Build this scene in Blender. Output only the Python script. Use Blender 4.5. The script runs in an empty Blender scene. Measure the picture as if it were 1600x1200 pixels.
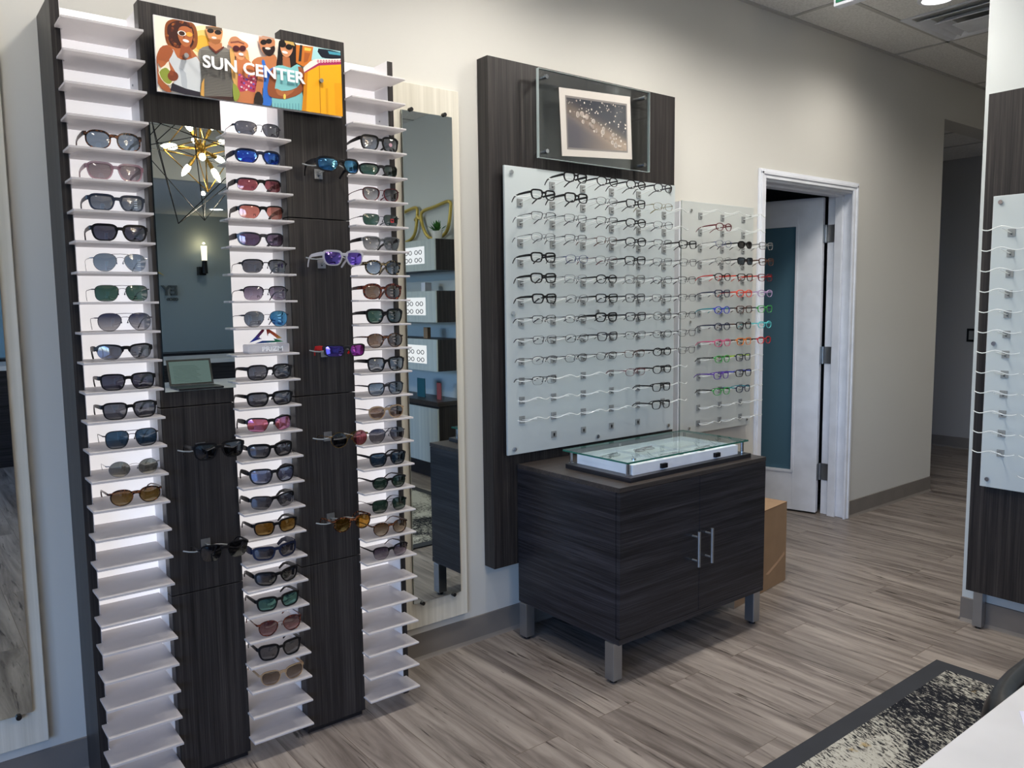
import bpy, bmesh, math, random
from mathutils import Vector, Matrix
PI = math.pi
random.seed(7)
SC = bpy.context.scene
COL = SC.collection

# ------------------------------------------------------------------ helpers
def srgb(h):
    if isinstance(h, str):
        h = h.lstrip('#'); c = [int(h[i:i+2], 16)/255 for i in (0, 2, 4)]
    else:
        c = [x/255 for x in h]
    return tuple((x/12.92 if x <= .04045 else ((x+.055)/1.055)**2.4) for x in c) + (1.0,)

def tag(o, label=None, cat=None, group=None, kind=None):
    if label: o['label'] = label
    if cat: o['category'] = cat
    if group: o['group'] = group
    if kind: o['kind'] = kind
    return o

def empty(name, loc, rz=0.0):
    o = bpy.data.objects.new(name, None); COL.objects.link(o)
    o.location = loc; o.rotation_euler = (0, 0, rz); o.empty_display_size = .05
    return o

def origin_of(o):
    v = Vector((0, 0, 0))
    while o is not None:
        v += o.location; o = o.parent
    return v

def copy_tree(o, parent=None):
    c = o.copy(); COL.objects.link(c); c.parent = parent
    for ch in list(o.children):
        copy_tree(ch, c)
    return c

class MB:
    def __init__(s): s.v = []; s.f = []; s.c = []; s.cur = None
    def _add(s, vs, fs):
        b = len(s.v); s.v += [tuple(v) for v in vs]
        s.f += [tuple(b+i for i in f) for f in fs]; s.c += [s.cur]*len(fs)
        return s
    def box(s, x0, x1, y0, y1, z0, z1):
        x0, x1 = sorted((x0, x1)); y0, y1 = sorted((y0, y1)); z0, z1 = sorted((z0, z1))
        vs = [(x0,y0,z0),(x1,y0,z0),(x1,y1,z0),(x0,y1,z0),(x0,y0,z1),(x1,y0,z1),(x1,y1,z1),(x0,y1,z1)]
        return s._add(vs, [(0,3,2,1),(4,5,6,7),(0,1,5,4),(1,2,6,5),(2,3,7,6),(3,0,4,7)])
    def prism(s, poly, axis, a0, a1):
        """poly: 2d points extruded along axis (0,1,2) from a0 to a1"""
        n = len(poly)
        def mk(p, a):
            if axis == 0: return (a, p[0], p[1])
            if axis == 1: return (p[0], a, p[1])
            return (p[0], p[1], a)
        vs = [mk(p, a0) for p in poly] + [mk(p, a1) for p in poly]
        fs = [tuple(range(n)), tuple(range(2*n-1, n-1, -1))]
        fs += [(i, i+n, (i+1) % n+n, (i+1) % n) for i in range(n)]
        return s._add(vs, fs)
    def tube(s, pts, r, n=8, closed=False, cap=True):
        pts = [Vector(p) for p in pts]; m = len(pts)
        rs = r if isinstance(r, (list, tuple)) else [r]*m
        vs = []; prev = None
        for i, p in enumerate(pts):
            if closed: d = pts[(i+1) % m]-pts[i-1]
            else: d = pts[min(i+1, m-1)]-pts[max(i-1, 0)]
            d = d.normalized() if d.length > 1e-9 else Vector((0, 0, 1))
            if prev is None:
                a = Vector((0, 0, 1)) if abs(d.z) < .9 else Vector((1, 0, 0))
                u = d.cross(a).normalized()
            else:
                u = prev-d*prev.dot(d)
                u = u.normalized() if u.length > 1e-6 else d.orthogonal().normalized()
            prev = u; w = d.cross(u)
            for k in range(n):
                t = 2*PI*k/n; vs.append(p+(u*math.cos(t)+w*math.sin(t))*rs[i])
        fs = []
        for i in range(m if closed else m-1):
            j = (i+1) % m
            for k in range(n):
                l = (k+1) % n; fs.append((i*n+k, i*n+l, j*n+l, j*n+k))
        if cap and not closed:
            fs.append(tuple(range(n-1, -1, -1))); fs.append(tuple((m-1)*n+k for k in range(n)))
        return s._add(vs, fs)
    def cyl(s, a, b, r, n=16, r2=None):
        return s.tube([a, b], [r, r if r2 is None else r2], n)
    def ribbon(s, pts, hs, ths, up=Vector((0, 0, 1)), side=None):
        """box-section sweep: hs heights along up, ths thickness sideways"""
        pts = [Vector(p) for p in pts]; m = len(pts); vs = []
        for i, p in enumerate(pts):
            d = (pts[min(i+1, m-1)]-pts[max(i-1, 0)]).normalized()
            w = d.cross(up)
            w = w.normalized() if w.length > 1e-6 else Vector((1, 0, 0))
            u = w.cross(d).normalized()
            h = hs[i]/2; t = ths[i]/2
            vs += [p+u*h+w*t*.7, p+u*h*.6+w*t, p-u*h*.6+w*t, p-u*h+w*t*.7, p-u*h-w*t*.7, p-u*h*.6-w*t, p+u*h*.6-w*t, p+u*h-w*t*.7]
        fs = []
        for i in range(m-1):
            for k in range(8):
                l = (k+1) % 8; fs.append((i*8+k, i*8+l, (i+1)*8+l, (i+1)*8+k))
        fs.append(tuple(range(7, -1, -1))); fs.append(tuple((m-1)*8+k for k in range(8)))
        return s._add(vs, fs)
    def ball(s, c, r, n=10, sz=1.0):
        vs = [(c[0], c[1], c[2]+r*sz)]
        for i in range(1, n):
            t = PI*i/n
            for k in range(n*2):
                p = PI*k/n; vs.append((c[0]+r*math.sin(t)*math.cos(p), c[1]+r*math.sin(t)*math.sin(p), c[2]+r*sz*math.cos(t)))
        vs.append((c[0], c[1], c[2]-r*sz)); fs = []; N = n*2
        for k in range(N): fs.append((0, 1+k, 1+(k+1) % N))
        for i in range(n-2):
            for k in range(N):
                a = 1+i*N; fs.append((a+k, a+N+k, a+N+(k+1) % N, a+(k+1) % N))
        L = len(vs)-1; a = 1+(n-2)*N
        for k in range(N): fs.append((a+k, L, a+(k+1) % N))
        return s._add(vs, fs)
    def lathe(s, c, prof, n=24):
        """prof list of (r,z) relative to c, revolved round z"""
        vs = []; m = len(prof)
        for r, z in prof:
            for k in range(n):
                t = 2*PI*k/n; vs.append((c[0]+r*math.cos(t), c[1]+r*math.sin(t), c[2]+z))
        fs = [(i*n+k, i*n+(k+1) % n, (i+1)*n+(k+1) % n, (i+1)*n+k) for i in range(m-1) for k in range(n)]
        fs.append(tuple(range(n-1, -1, -1))); fs.append(tuple((m-1)*n+k for k in range(n)))
        return s._add(vs, fs)
    def build(s, name, mat, parent=None, smooth=False, bev=0.0, fix=True, local=False):
        me = bpy.data.meshes.new(name)
        off = Vector((0, 0, 0)) if (parent is None or local) else origin_of(parent)
        me.from_pydata([tuple(Vector(v)-off) for v in s.v], [], s.f)
        if fix:
            bm = bmesh.new(); bm.from_mesh(me); bmesh.ops.recalc_face_normals(bm, faces=bm.faces); bm.to_mesh(me); bm.free()
        if any(c is not None for c in s.c):
            at = me.color_attributes.new('Col', 'FLOAT_COLOR', 'CORNER')
            for p in me.polygons:
                c = s.c[p.index] or (1, 1, 1, 1)
                for li in p.loop_indices: at.data[li].color = c
        if mat is not None: me.materials.append(mat)
        if smooth: me.polygons.foreach_set('use_smooth', [True]*len(me.polygons))
        me.update()
        o = bpy.data.objects.new(name, me); COL.objects.link(o)
        if parent is not None: o.parent = parent
        if bev > 0:
            md = o.modifiers.new('bevel', 'BEVEL'); md.width = bev; md.segments = 2; md.limit_method = 'ANGLE'
        return o

def bx(name, mat, x0, x1, y0, y1, z0, z1, parent=None, bev=0.0):
    return MB().box(x0, x1, y0, y1, z0, z1).build(name, mat, parent, bev=bev)
def struct(o): o['kind'] = 'structure'; return o

# ------------------------------------------------------------------ materials
class NT:
    def __init__(s, name):
        s.m = bpy.data.materials.new(name); s.m.use_nodes = True; s.t = s.m.node_tree
        for n in list(s.t.nodes): s.t.nodes.remove(n)
        s.out = s.n('ShaderNodeOutputMaterial')
    def n(s, typ, **kw):
        nd = s.t.nodes.new(typ)
        for k, v in kw.items():
            if k in nd.inputs: nd.inputs[k].default_value = v
            else: setattr(nd, k, v)
        return nd
    def l(s, a, b): s.t.links.new(a, b)
    def surf(s, sh): s.l(sh, s.out.inputs['Surface']); return s.m
    def bsdf(s, **kw):
        b = s.n('ShaderNodeBsdfPrincipled')
        for k, v in kw.items(): b.inputs[k.replace('_', ' ')].default_value = v
        return b
    def coords(s, scale=(1, 1, 1), kind='Object', rot=(0, 0, 0)):
        tc = s.n('ShaderNodeTexCoord'); mp = s.n('ShaderNodeMapping')
        mp.inputs['Scale'].default_value = scale; mp.inputs['Rotation'].default_value = rot
        s.l(tc.outputs[kind], mp.inputs['Vector']); return mp.outputs['Vector']
    def noise(s, vec, scale=1, detail=3, rough=.5, dist=0):
        n = s.n('ShaderNodeTexNoise'); n.inputs['Scale'].default_value = scale; n.inputs['Detail'].default_value = detail
        n.inputs['Roughness'].default_value = rough; n.inputs['Distortion'].default_value = dist
        s.l(vec, n.inputs['Vector']); return n.outputs['Fac']
    def ramp(s, fac, stops):
        r = s.n('ShaderNodeValToRGB'); e = r.color_ramp.elements
        while len(e) > 1: e.remove(e[0])
        e[0].position = stops[0][0]; e[0].color = stops[0][1]
        for p, c in stops[1:]:
            x = e.new(p); x.color = c
        s.l(fac, r.inputs['Fac']); return r.outputs['Color']
    def fresnel(s, ior):
        # the node inverts the index on back faces; feed it the inverse there so both faces act alike
        f = s.n('ShaderNodeFresnel'); g = s.n('ShaderNodeNewGeometry'); m = s.n('ShaderNodeMath', operation='MULTIPLY_ADD')
        m.inputs[1].default_value = 1/ior-ior; m.inputs[2].default_value = ior
        s.l(g.outputs['Backfacing'], m.inputs[0]); s.l(m.outputs[0], f.inputs['IOR']); return f
    def bump(s, fac, st=.1, dist=.001):
        b = s.n('ShaderNodeBump'); b.inputs['Strength'].default_value = st; b.inputs['Distance'].default_value = dist
        s.l(fac, b.inputs['Height']); return b.outputs['Normal']

_mc = {}
def plain(name, col, rough=.5, metal=0.0, spec=.5, var=.06, **kw):
    if name in _mc: return _mc[name]
    t = NT(name); c = srgb(col) if not (isinstance(col, tuple) and len(col) == 4) else col
    b = t.bsdf(Roughness=rough, Metallic=metal)
    b.inputs['Specular IOR Level'].default_value = spec if not name.startswith('frame_') else .3
    f = t.noise(t.coords((1, 1, 1)), 9, 2)
    lo = tuple(x*(1-var) for x in c[:3])+(1,); hi = tuple(min(1, x*(1+var)) for x in c[:3])+(1,)
    t.l(t.ramp(f, [(.3, lo), (.7, hi)]), b.inputs['Base Color'])
    for k, v in kw.items(): b.inputs[k.replace('_', ' ')].default_value = v
    _mc[name] = t.surf(b.outputs[0]); return _mc[name]

def laminate(name, lo, hi, scale, rough=.42, bump=.15):
    t = NT(name); v = t.coords(scale)
    f = t.noise(v, 1, 6, .62, .3); f2 = t.noise(t.coords(tuple(x*.22 for x in scale)), 1, 3, .5)
    mx = t.n('ShaderNodeMath', operation='MULTIPLY_ADD'); mx.inputs[1].default_value = .35
    t.l(f2, mx.inputs[0]); 
    sc = t.n('ShaderNodeMath', operation='MULTIPLY'); sc.inputs[1].default_value = .65; t.l(f, sc.inputs[0]); t.l(sc.outputs[0], mx.inputs[2])
    b = t.bsdf(Roughness=rough); b.inputs['Specular IOR Level'].default_value = .32
    t.l(t.ramp(mx.outputs[0], [(.36, srgb(lo)), (.5, srgb([(a+c)//2 for a, c in zip(hexrgb(lo), hexrgb(hi))])), (.64, srgb(hi))]), b.inputs['Base Color'])
    t.l(t.bump(f, bump, .0006), b.inputs['Normal'])
    return t.surf(b.outputs[0])
def hexrgb(h): h = h.lstrip('#'); return [int(h[i:i+2], 16) for i in (0, 2, 4)]

def glassy(name, tint, gloss=.10, rough=.02, ior=1.5):
    """thin clear pane: tinted see-through plus fresnel reflection"""
    if name in _mc: return _mc[name]
    t = NT(name); tr = t.n('ShaderNodeBsdfTransparent'); tr.inputs[0].default_value = tint
    g = t.n('ShaderNodeBsdfGlossy'); g.inputs['Roughness'].default_value = rough
    lw = t.fresnel(ior)
    m = t.n('ShaderNodeMixShader'); t.l(lw.outputs[0], m.inputs[0]); t.l(tr.outputs[0], m.inputs[1]); t.l(g.outputs[0], m.inputs[2])
    _mc[name] = t.surf(m.outputs[0]); return _mc[name]

def lens_mat(name, top, bottom, refl=.10, rcol=(1, 1, 1, 1), h=.05):
    """sunglass lens: dyed see-through body (top/bottom dye) with a coloured mirror coat"""
    if name in _mc: return _mc[name]
    t = NT(name)
    tc = t.n('ShaderNodeTexCoord'); sp = t.n('ShaderNodeSeparateXYZ'); t.l(tc.outputs['Object'], sp.inputs[0])
    mr = t.n('ShaderNodeMapRange'); mr.inputs['From Min'].default_value = 0; mr.inputs['From Max'].default_value = h
    t.l(sp.outputs['Z'], mr.inputs['Value'])
    tr = t.n('ShaderNodeBsdfTransparent'); t.l(t.ramp(mr.outputs[0], [(.12, bottom), (.85, top)]), tr.inputs[0])
    d = t.n('ShaderNodeBsdfDiffuse'); d.inputs[0].default_value = tuple(x*.25 for x in top[:3])+(1,)
    m0 = t.n('ShaderNodeMixShader'); m0.inputs[0].default_value = .25; t.l(tr.outputs[0], m0.inputs[1]); t.l(d.outputs[0], m0.inputs[2])
    g = t.n('ShaderNodeBsdfGlossy'); g.inputs['Roughness'].default_value = .05; g.inputs[0].default_value = rcol
    lw = t.fresnel(1.5)
    ad = t.n('ShaderNodeMath', operation='ADD'); ad.use_clamp = True; ad.inputs[1].default_value = refl; t.l(lw.outputs[0], ad.inputs[0])
    m = t.n('ShaderNodeMixShader'); t.l(ad.outputs[0], m.inputs[0]); t.l(m0.outputs[0], m.inputs[1]); t.l(g.outputs[0], m.inputs[2])
    _mc[name] = t.surf(m.outputs[0]); return _mc[name]

def emit(name, col, st):
    t = NT(name); e = t.n('ShaderNodeEmission'); e.inputs[0].default_value = col; e.inputs[1].default_value = st
    return t.surf(e.outputs[0])

M = {}
# painted walls
def paint(name, col, rough=.6):
    t = NT(name); b = t.bsdf(Roughness=rough); b.inputs['Specular IOR Level'].default_value = .3
    f = t.noise(t.coords((1, 1, 1)), 1.3, 3)
    c = srgb(col); t.l(t.ramp(f, [(.3, tuple(x*.97 for x in c[:3])+(1,)), (.7, c)]), b.inputs['Base Color'])
    t.l(t.bump(t.noise(t.coords((1, 1, 1)), 260, 2), .08, .0004), b.inputs['Normal'])
    return t.surf(b.outputs[0])
M['wall'] = paint('wall_paint', '#d0cfc9')
M['wall_back'] = paint('back_wall_paint', '#98a2a6')
M['wall_daylit'] = paint('stub_wall_paint', '#ccd2d2')  # wall paint with the blue of window daylight put into its colour
M['dark_paint'] = paint('hall_wall_paint', '#a8a6a4')
M['trim'] = plain('trim_daylit_white', '#e2e6ee', .35)  # white trim, with a little daylight blue mixed into the colour
M['baseboard'] = plain('baseboard_rubber', '#77716b', .55)
M['lam_v'] = laminate('charcoal_laminate_vertical_grain', '#161517', '#423e3c', (260, 260, 3.0))
M['lam_h'] = laminate('charcoal_laminate_level_grain', '#111114', '#3c3a3f', (4.0, 4.0, 230), .38)
M['lam_top'] = laminate('charcoal_laminate_top_grain', '#2e2a29', '#4a4441', (3.5, 200, 200), .35)
M['ash'] = laminate('whitewashed_wood', '#c4c0b2', '#dedace', (42, 42, .9), .5)
M['ash2'] = laminate('pale_grey_wood', '#a9b3b5', '#c4ccca', (42, 42, .9), .5)
M['edge'] = plain('charcoal_edge_band', '#1d1b1e', .4)
M['steel'] = plain('brushed_steel', '#a6a9ad', .32, .9)
M['chrome'] = plain('chrome', '#d6d8da', .15, 1.0)
M['black'] = plain('black_plastic', '#111113', .35)
M['black_metal'] = plain('black_metal', '#17171a', .4, .6)
M['white'] = plain('white_laminate', '#cbcdd1', .35)
M['white_gloss'] = plain('white_acrylic', '#e4e8f4', .18)
M['brass'] = plain('brass', '#c49a4a', .25, 1.0)
M['card'] = plain('cardboard', '#92785e', .75)
M['ceramic'] = plain('white_ceramic', '#dcdcd8', .3)
M['leaf'] = plain('plant_leaf', '#3f7a34', .5)
M['gold'] = plain('gold_tin', '#c9b25c', .35, .35)
M['screen'] = emit('laptop_screen', srgb('#93a8a2'), .32)
M['dark_room'] = paint('unlit_room_shade', '#6e7f88')  # wall colour darkened to stand for the shade of an unlit room

def mirror_mat():
    t = NT('mirror_silvering'); b = t.bsdf(Roughness=.0, Metallic=1.0); b.inputs['Base Color'].default_value = (.64, .71, .71, 1)
    return t.surf(b.outputs[0])
M['mirror'] = mirror_mat()
M['mirror_edge'] = plain('mirror_glass_edge', '#2c3a38', .2)

def frosted(name, col, transl=.35, clear=0.0, rough=.35):
    t = NT(name); c = srgb(col)
    d = t.bsdf(Roughness=rough); d.inputs['Base Color'].default_value = c
    tl = t.n('ShaderNodeBsdfTranslucent'); tl.inputs[0].default_value = c
    m = t.n('ShaderNodeMixShader'); m.inputs[0].default_value = transl; t.l(d.outputs[0], m.inputs[1]); t.l(tl.outputs[0], m.inputs[2])
    if clear <= 0: return t.surf(m.outputs[0])
    tr = t.n('ShaderNodeBsdfTransparent'); m2 = t.n('ShaderNodeMixShader'); m2.inputs[0].default_value = clear
    t.l(m.outputs[0], m2.inputs[1]); t.l(tr.outputs[0], m2.inputs[2]); return t.surf(m2.outputs[0])
M['shelf'] = frosted('frosted_shelf_acrylic', '#dddadb', .38, .06)
M['frost'] = frosted('frosted_board_acrylic', '#c9d2d4', .15)
M['rod'] = frosted('clear_rod_acrylic', '#f2f6f6', .3, .12, .1)
M['mount'] = frosted('clear_mount_acrylic', '#a9adad', .2, .25, .15)
M['block'] = frosted('sign_block_acrylic', '#e6e4e8', .3, .45, .1)
M['white_side'] = plain('white_column_lining', '#dedcdd', .4)

def backlit():
    t = NT('backlit_white_panel'); b = t.bsdf(Roughness=.45); b.inputs['Base Color'].default_value = srgb('#e6e4ea')
    b.inputs['Emission Color'].default_value = (1.0, .965, .95, 1); b.inputs['Emission Strength'].default_value = .37
    return t.surf(b.outputs[0])
M['backlit'] = backlit()

def floor_mat():
    t = NT('greige_vinyl_plank')
    tc = t.n('ShaderNodeTexCoord'); mp = t.n('ShaderNodeMapping'); mp.inputs['Rotation'].default_value = (0, 0, PI/2)
    t.l(tc.outputs['Object'], mp.inputs['Vector'])
    br = t.n('ShaderNodeTexBrick'); br.inputs['Scale'].default_value = 1.0
    br.inputs['Brick Width'].default_value = 1.22; br.inputs['Row Height'].default_value = .18
    br.inputs['Mortar Size'].default_value = .0012; br.inputs['Mortar Smooth'].default_value = .3; br.inputs['Bias'].default_value = 0.0
    br.offset = .37; br.inputs['Color1'].default_value = (0, 0, 0, 1); br.inputs['Color2'].default_value = (1, 1, 1, 1); br.inputs['Mortar'].default_value = (.5, .5, .5, 1)
    t.l(mp.outputs[0], br.inputs['Vector'])
    # per-plank shift of the grain
    ad = t.n('ShaderNodeVectorMath', operation='SCALE'); ad.inputs['Scale'].default_value = 7.0; t.l(br.outputs['Color'], ad.inputs[0])
    va = t.n('ShaderNodeVectorMath', operation='ADD'); t.l(tc.outputs['Object'], va.inputs[0]); t.l(ad.outputs[0], va.inputs[1])
    m2 = t.n('ShaderNodeMapping'); m2.inputs['Scale'].default_value = (15, 1.15, 1); t.l(va.outputs[0], m2.inputs['Vector'])
    g = t.noise(m2.outputs[0], 1.0, 8, .62, 1.1)
    m3 = t.n('ShaderNodeMapping'); m3.inputs['Scale'].default_value = (34, 2.2, 1); t.l(va.outputs[0], m3.inputs['Vector'])
    g2 = t.noise(m3.outputs[0], 1.0, 4, .55, 2.2)
    col = t.ramp(g, [(.30, srgb('#544c47')), (.42, srgb('#706863')), (.52, srgb('#857d77')), (.66, srgb('#9a928b'))])
    dk = t.ramp(g2, [(.30, srgb('#54463e')), (.395, (1, 1, 1, 1)), (1, (1, 1, 1, 1))])
    mm = t.n('ShaderNodeMixRGB', blend_type='MULTIPLY'); mm.inputs[0].default_value = .9; t.l(col, mm.inputs[1]); t.l(dk, mm.inputs[2])
    hs = t.n('ShaderNodeHueSaturation'); t.l(mm.outputs[0], hs.inputs['Color'])
    vr = t.n('ShaderNodeMapRange'); vr.inputs['To Min'].default_value = .86; vr.inputs['To Max'].default_value = 1.08; t.l(br.outputs['Color'], vr.inputs['Value'])
    t.l(vr.outputs[0], hs.inputs['Value'])
    mo = t.n('ShaderNodeMixRGB', blend_type='MIX'); mo.inputs[2].default_value = srgb('#5a4e44'); t.l(br.outputs['Fac'], mo.inputs[0]); t.l(hs.outputs[0], mo.inputs[1])
    b = t.bsdf(Roughness=.42); b.inputs['Specular IOR Level'].default_value = .4
    t.l(mo.outputs[0], b.inputs['Base Color']); t.l(t.bump(g, .12, .0008), b.inputs['Normal'])
    return t.surf(b.outputs[0])
M['floor'] = floor_mat()

def ceiling_mat():
    t = NT('ceiling_tile'); b = t.bsdf(Roughness=.9); b.inputs['Specular IOR Level'].default_value = .1
    f = t.noise(t.coords((1, 1, 1)), 90, 3)
    t.l(t.ramp(f, [(.35, srgb('#dadad8')), (.6, srgb('#ebebe9'))]), b.inputs['Base Color'])
    return t.surf(b.outputs[0])
M['ceiling'] = ceiling_mat()
M['tbar'] = plain('ceiling_grid_bar', '#b4b4b2', .5)

def rug_mat():
    t = NT('rug_pile'); v = t.coords((1, 1, 1), rot=(0, 0, .35))
    m = t.n('ShaderNodeMapping'); m.inputs['Scale'].default_value = (120, 36, 1); t.l(v, m.inputs['Vector'])
    f = t.noise(m.outputs[0], 1, 6, .72, .6)
    big = t.noise(v, 1.9, 3, .5, .8)
    ad = t.n('ShaderNodeMath', operation='MULTIPLY_ADD'); ad.inputs[1].default_value = .85; t.l(big, ad.inputs[0]); t.l(f, ad.inputs[2])
    col = t.ramp(ad.outputs[0], [(.865, srgb('#1e2026')), (.895, srgb('#34353a')), (.93, srgb('#9a988f')), (1.0, srgb('#b5b4ab'))])
    gd = t.noise(t.coords((1, 1, 1)), 5.0, 4, .6)
    gm = t.ramp(gd, [(.66, (0, 0, 0, 1)), (.70, (1, 1, 1, 1))])
    mx = t.n('ShaderNodeMixRGB'); t.l(gm, mx.inputs[0]); t.l(col, mx.inputs[1]); mx.inputs[2].default_value = srgb('#a08a5c')
    b = t.bsdf(Roughness=.95); b.inputs['Specular IOR Level'].default_value = .1
    t.l(mx.outputs[0], b.inputs['Base Color']); t.l(t.bump(t.noise(t.coords((1, 1, 1)), 500, 2), .5, .002), b.inputs['Normal'])
    return t.surf(b.outputs[0])
M['rug'] = rug_mat()
M['rug_border'] = plain('rug_border', '#2b2e34', .9)

def vcol(name, rough=.4, gloss=.4):
    t = NT(name); a = t.n('ShaderNodeVertexColor'); a.layer_name = 'Col'
    b = t.bsdf(Roughness=rough); b.inputs['Specular IOR Level'].default_value = gloss
    t.l(a.outputs[0], b.inputs['Base Color']); return t.surf(b.outputs[0])
M['print'] = vcol('printed_poster', .3)
M['print_paper'] = vcol('printed_paper', .6, .2)
M['clear'] = glassy('clear_glass', (.965, .98, .978, 1))
M['pane_green'] = glassy('green_glass_top', (.91, .965, .95, 1))
M['glass_edge'] = plain('glass_edge_green', '#2c6a5c', .15)
M['window_glass'] = glassy('window_glass', (.96, .98, .98, 1))
M['edge_light'] = plain('polished_glass_edge', '#b9c6c4', .15)

# ------------------------------------------------------------------ camera
cam = bpy.data.cameras.new('camera'); cam.sensor_fit = 'HORIZONTAL'; cam.sensor_width = 36
cam.lens = 1244.06/1600*36; cam.clip_start = .02; cam.clip_end = 200
co = bpy.data.objects.new('camera', cam); COL.objects.link(co)
R = Matrix(((0.78650823, -0.61745944, -0.01219176), (-0.07226011, -0.0724021, -0.99475445), (0.61333781, 0.78326354, -0.10156253)))
right, up, back = Vector(R[0]), -Vector(R[1]), -Vector(R[2])
mw = Matrix((right, up, back)).transposed().to_4x4(); mw.translation = Vector((0, -2.61629, 1.40))
co.matrix_world = mw
SC.camera = co

# ------------------------------------------------------------------ room shell
H = 2.93
struct(bx('floor', M['floor'], -3.2, 9.0, -8.0, 3.2, -.1, 0))
# main wall (plane y=0, room at y<0)
w = MB(); T = .17
w.box(-3.35, 3.80, 0, T, 0, H); w.box(3.80, 4.744, 0, T, 2.053, H); w.box(4.744, 5.905, 0, T, 0, H); w.box(5.905, 7.77, 0, T, 2.637, H)
struct(w.build('wall_main', M['wall']))
# room behind the door
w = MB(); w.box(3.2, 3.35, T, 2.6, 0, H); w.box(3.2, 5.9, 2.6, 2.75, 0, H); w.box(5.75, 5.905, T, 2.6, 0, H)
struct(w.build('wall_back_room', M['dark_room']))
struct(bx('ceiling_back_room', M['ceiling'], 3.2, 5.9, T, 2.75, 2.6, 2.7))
# hall beyond
w = MB(); w.box(7.77, 7.92, -2.5, 3.2, 0, H); struct(w.build('wall_hall_end', M['dark_paint']))
struct(bx('wall_hall_back', M['dark_paint'], 5.75, 7.92, 3.05, 3.2, 0, H))
struct(bx('wall_hall_right', M['wall'], 3.74, 7.92, -2.65, -2.5, 0, H))
struct(bx('ceiling_hall', M['ceiling'], 5.9, 7.77, T, 3.05, 2.65, 2.75))
# stub wall
struct(bx('wall_right', M['wall_daylit'], 3.60, 3.74, -8.0, -1.178, 0, H))
struct(bx('wall_back', M['wall_back'], -3.35, 3.6, -8.15, -8.0, 0, H))
# window wall
w = MB(); X0, X1 = -3.35, -3.2
w.box(X0, X1, -8.15, -6.6, 0, H); w.box(X0, X1, -2.0, .17, 0, H); w.box(X0, X1, -6.6, -2.0, 0, .25); w.box(X0, X1, -6.6, -2.0, 2.55, H)
struct(w.build('wall_left', M['wall']))
w = MB()
for y in (-6.6, -5.08, -3.55, -2.06): w.box(-3.31, -3.24, y, y+.06, .25, 2.55)
w.box(-3.31, -3.24, -6.6, -2.0, .25, .31); w.box(-3.31, -3.24, -6.6, -2.0, 2.49, 2.55)
wf = struct(w.build('window_1', M['black_metal']))
# ceiling
struct(bx('ceiling', M['ceiling'], -3.35, 7.92, -5.2, .17, H, H+.12))
w = MB(); w.box(-3.35, 3.6, -8.0, -5.2, 2.5, 2.62); struct(w.build('ceiling_lower', M['ceiling']))
struct(bx('ceiling_fascia', M['wall'], -3.35, 3.6, -5.26, -5.18, 2.49, H))
w = MB()
xs = [3.995-1.168*k for k in range(1, 7)]+[3.995, 5.14, 6.31, 7.48]
for x in xs: w.box(x-.012, x+.012, -5.2, 0, H-.004, H+.001)
for k in range(9):
    y = -.338-.6*k; w.box(-3.2, 7.77, y-.012, y+.012, H-.004, H+.001)
w.box(-3.2, 7.77, -.024, 0, H-.006, H+.001)
struct(w.build('trim_1', M['tbar']))
w = MB()
for y in (.9, 1.5, 2.1): w.box(5.905, 7.77, y-.012, y+.012, 2.646, 2.651)
for x in (6.5, 7.1): w.box(x-.012, x+.012, T, 3.05, 2.646, 2.651)
struct(w.build('trim_2', M['tbar']))
# baseboards with a coved toe
def base(name, pts):
    b = MB()
    for (x0, y0, x1, y1, nx, ny) in pts:
        prof = [(0, 0), (.016, 0), (.012, .004), (.006, .014), (.005, .104), (0, .106)]
        vs = []
        for (px, py) in ((x0, y0), (x1, y1)):
            for d, z in prof: vs.append((px+nx*d, py+ny*d, z))
        n = len(prof); b._add(vs, [tuple(range(n)), tuple(range(2*n-1, n-1, -1))]+[(i, i+n, (i+1) % n+n, (i+1) % n) for i in range(n)])
    return struct(b.build(name, M['baseboard']))
base('baseboard_main', [(-3.2, 0, 3.745, 0, 0, -1), (4.768, 0, 5.905, 0, 0, -1)])
base('baseboard_right', [(3.60, -8, 3.60, -1.178, -1, 0), (3.60, -1.178, 3.74, -1.178, 0, 1)])
base('baseboard_hall', [(7.77, -2.5, 7.77, 3.05, -1, 0), (5.905, 0, 5.905, T, 1, 0)])
base('baseboard_back', [(-3.2, -8, 3.6, -8, 0, 1)])

# door 1 : casing, jamb, slab with glass, hinges
d = empty('door_1', (3.745, 0, 0)); struct(d)
c = MB()
def casing(c, x0, x1, z):
    for (a0, a1) in ((x0, x0+.058), (x1-.058, x1)):
        c.box(a0, a1, -.014, 0, 0, z); 
    c.box(x0+.012, x0+.030, -.020, -.012, 0, z-.014); c.box(x1-.030, x1-.012, -.020, -.012, 0, z-.014)
    c.box(x0+.058, x1-.058, -.014, 0, z-.050, z); c.box(x0+.012, x1-.012, -.020, -.012, z-.030, z-.012)
casing(c, 3.745, 4.768, 2.103); c.build('casing', M['trim'], d, bev=.003)
j = MB(); j.box(3.80, 3.815, 0, T, 0, 2.053); j.box(4.738, 4.745, 0, T, 0, 2.053); j.box(3.80, 4.742, 0, T, 2.04, 2.056)
j.box(4.713, 4.73, .06, .11, 0, 2.05); j.box(3.81, 3.827, .06, .11, 0, 2.05); j.box(3.8, 4.74, .06, .11, 2.028, 2.045)
j.build('jamb', M['trim'], d, bev=.002)
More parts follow.
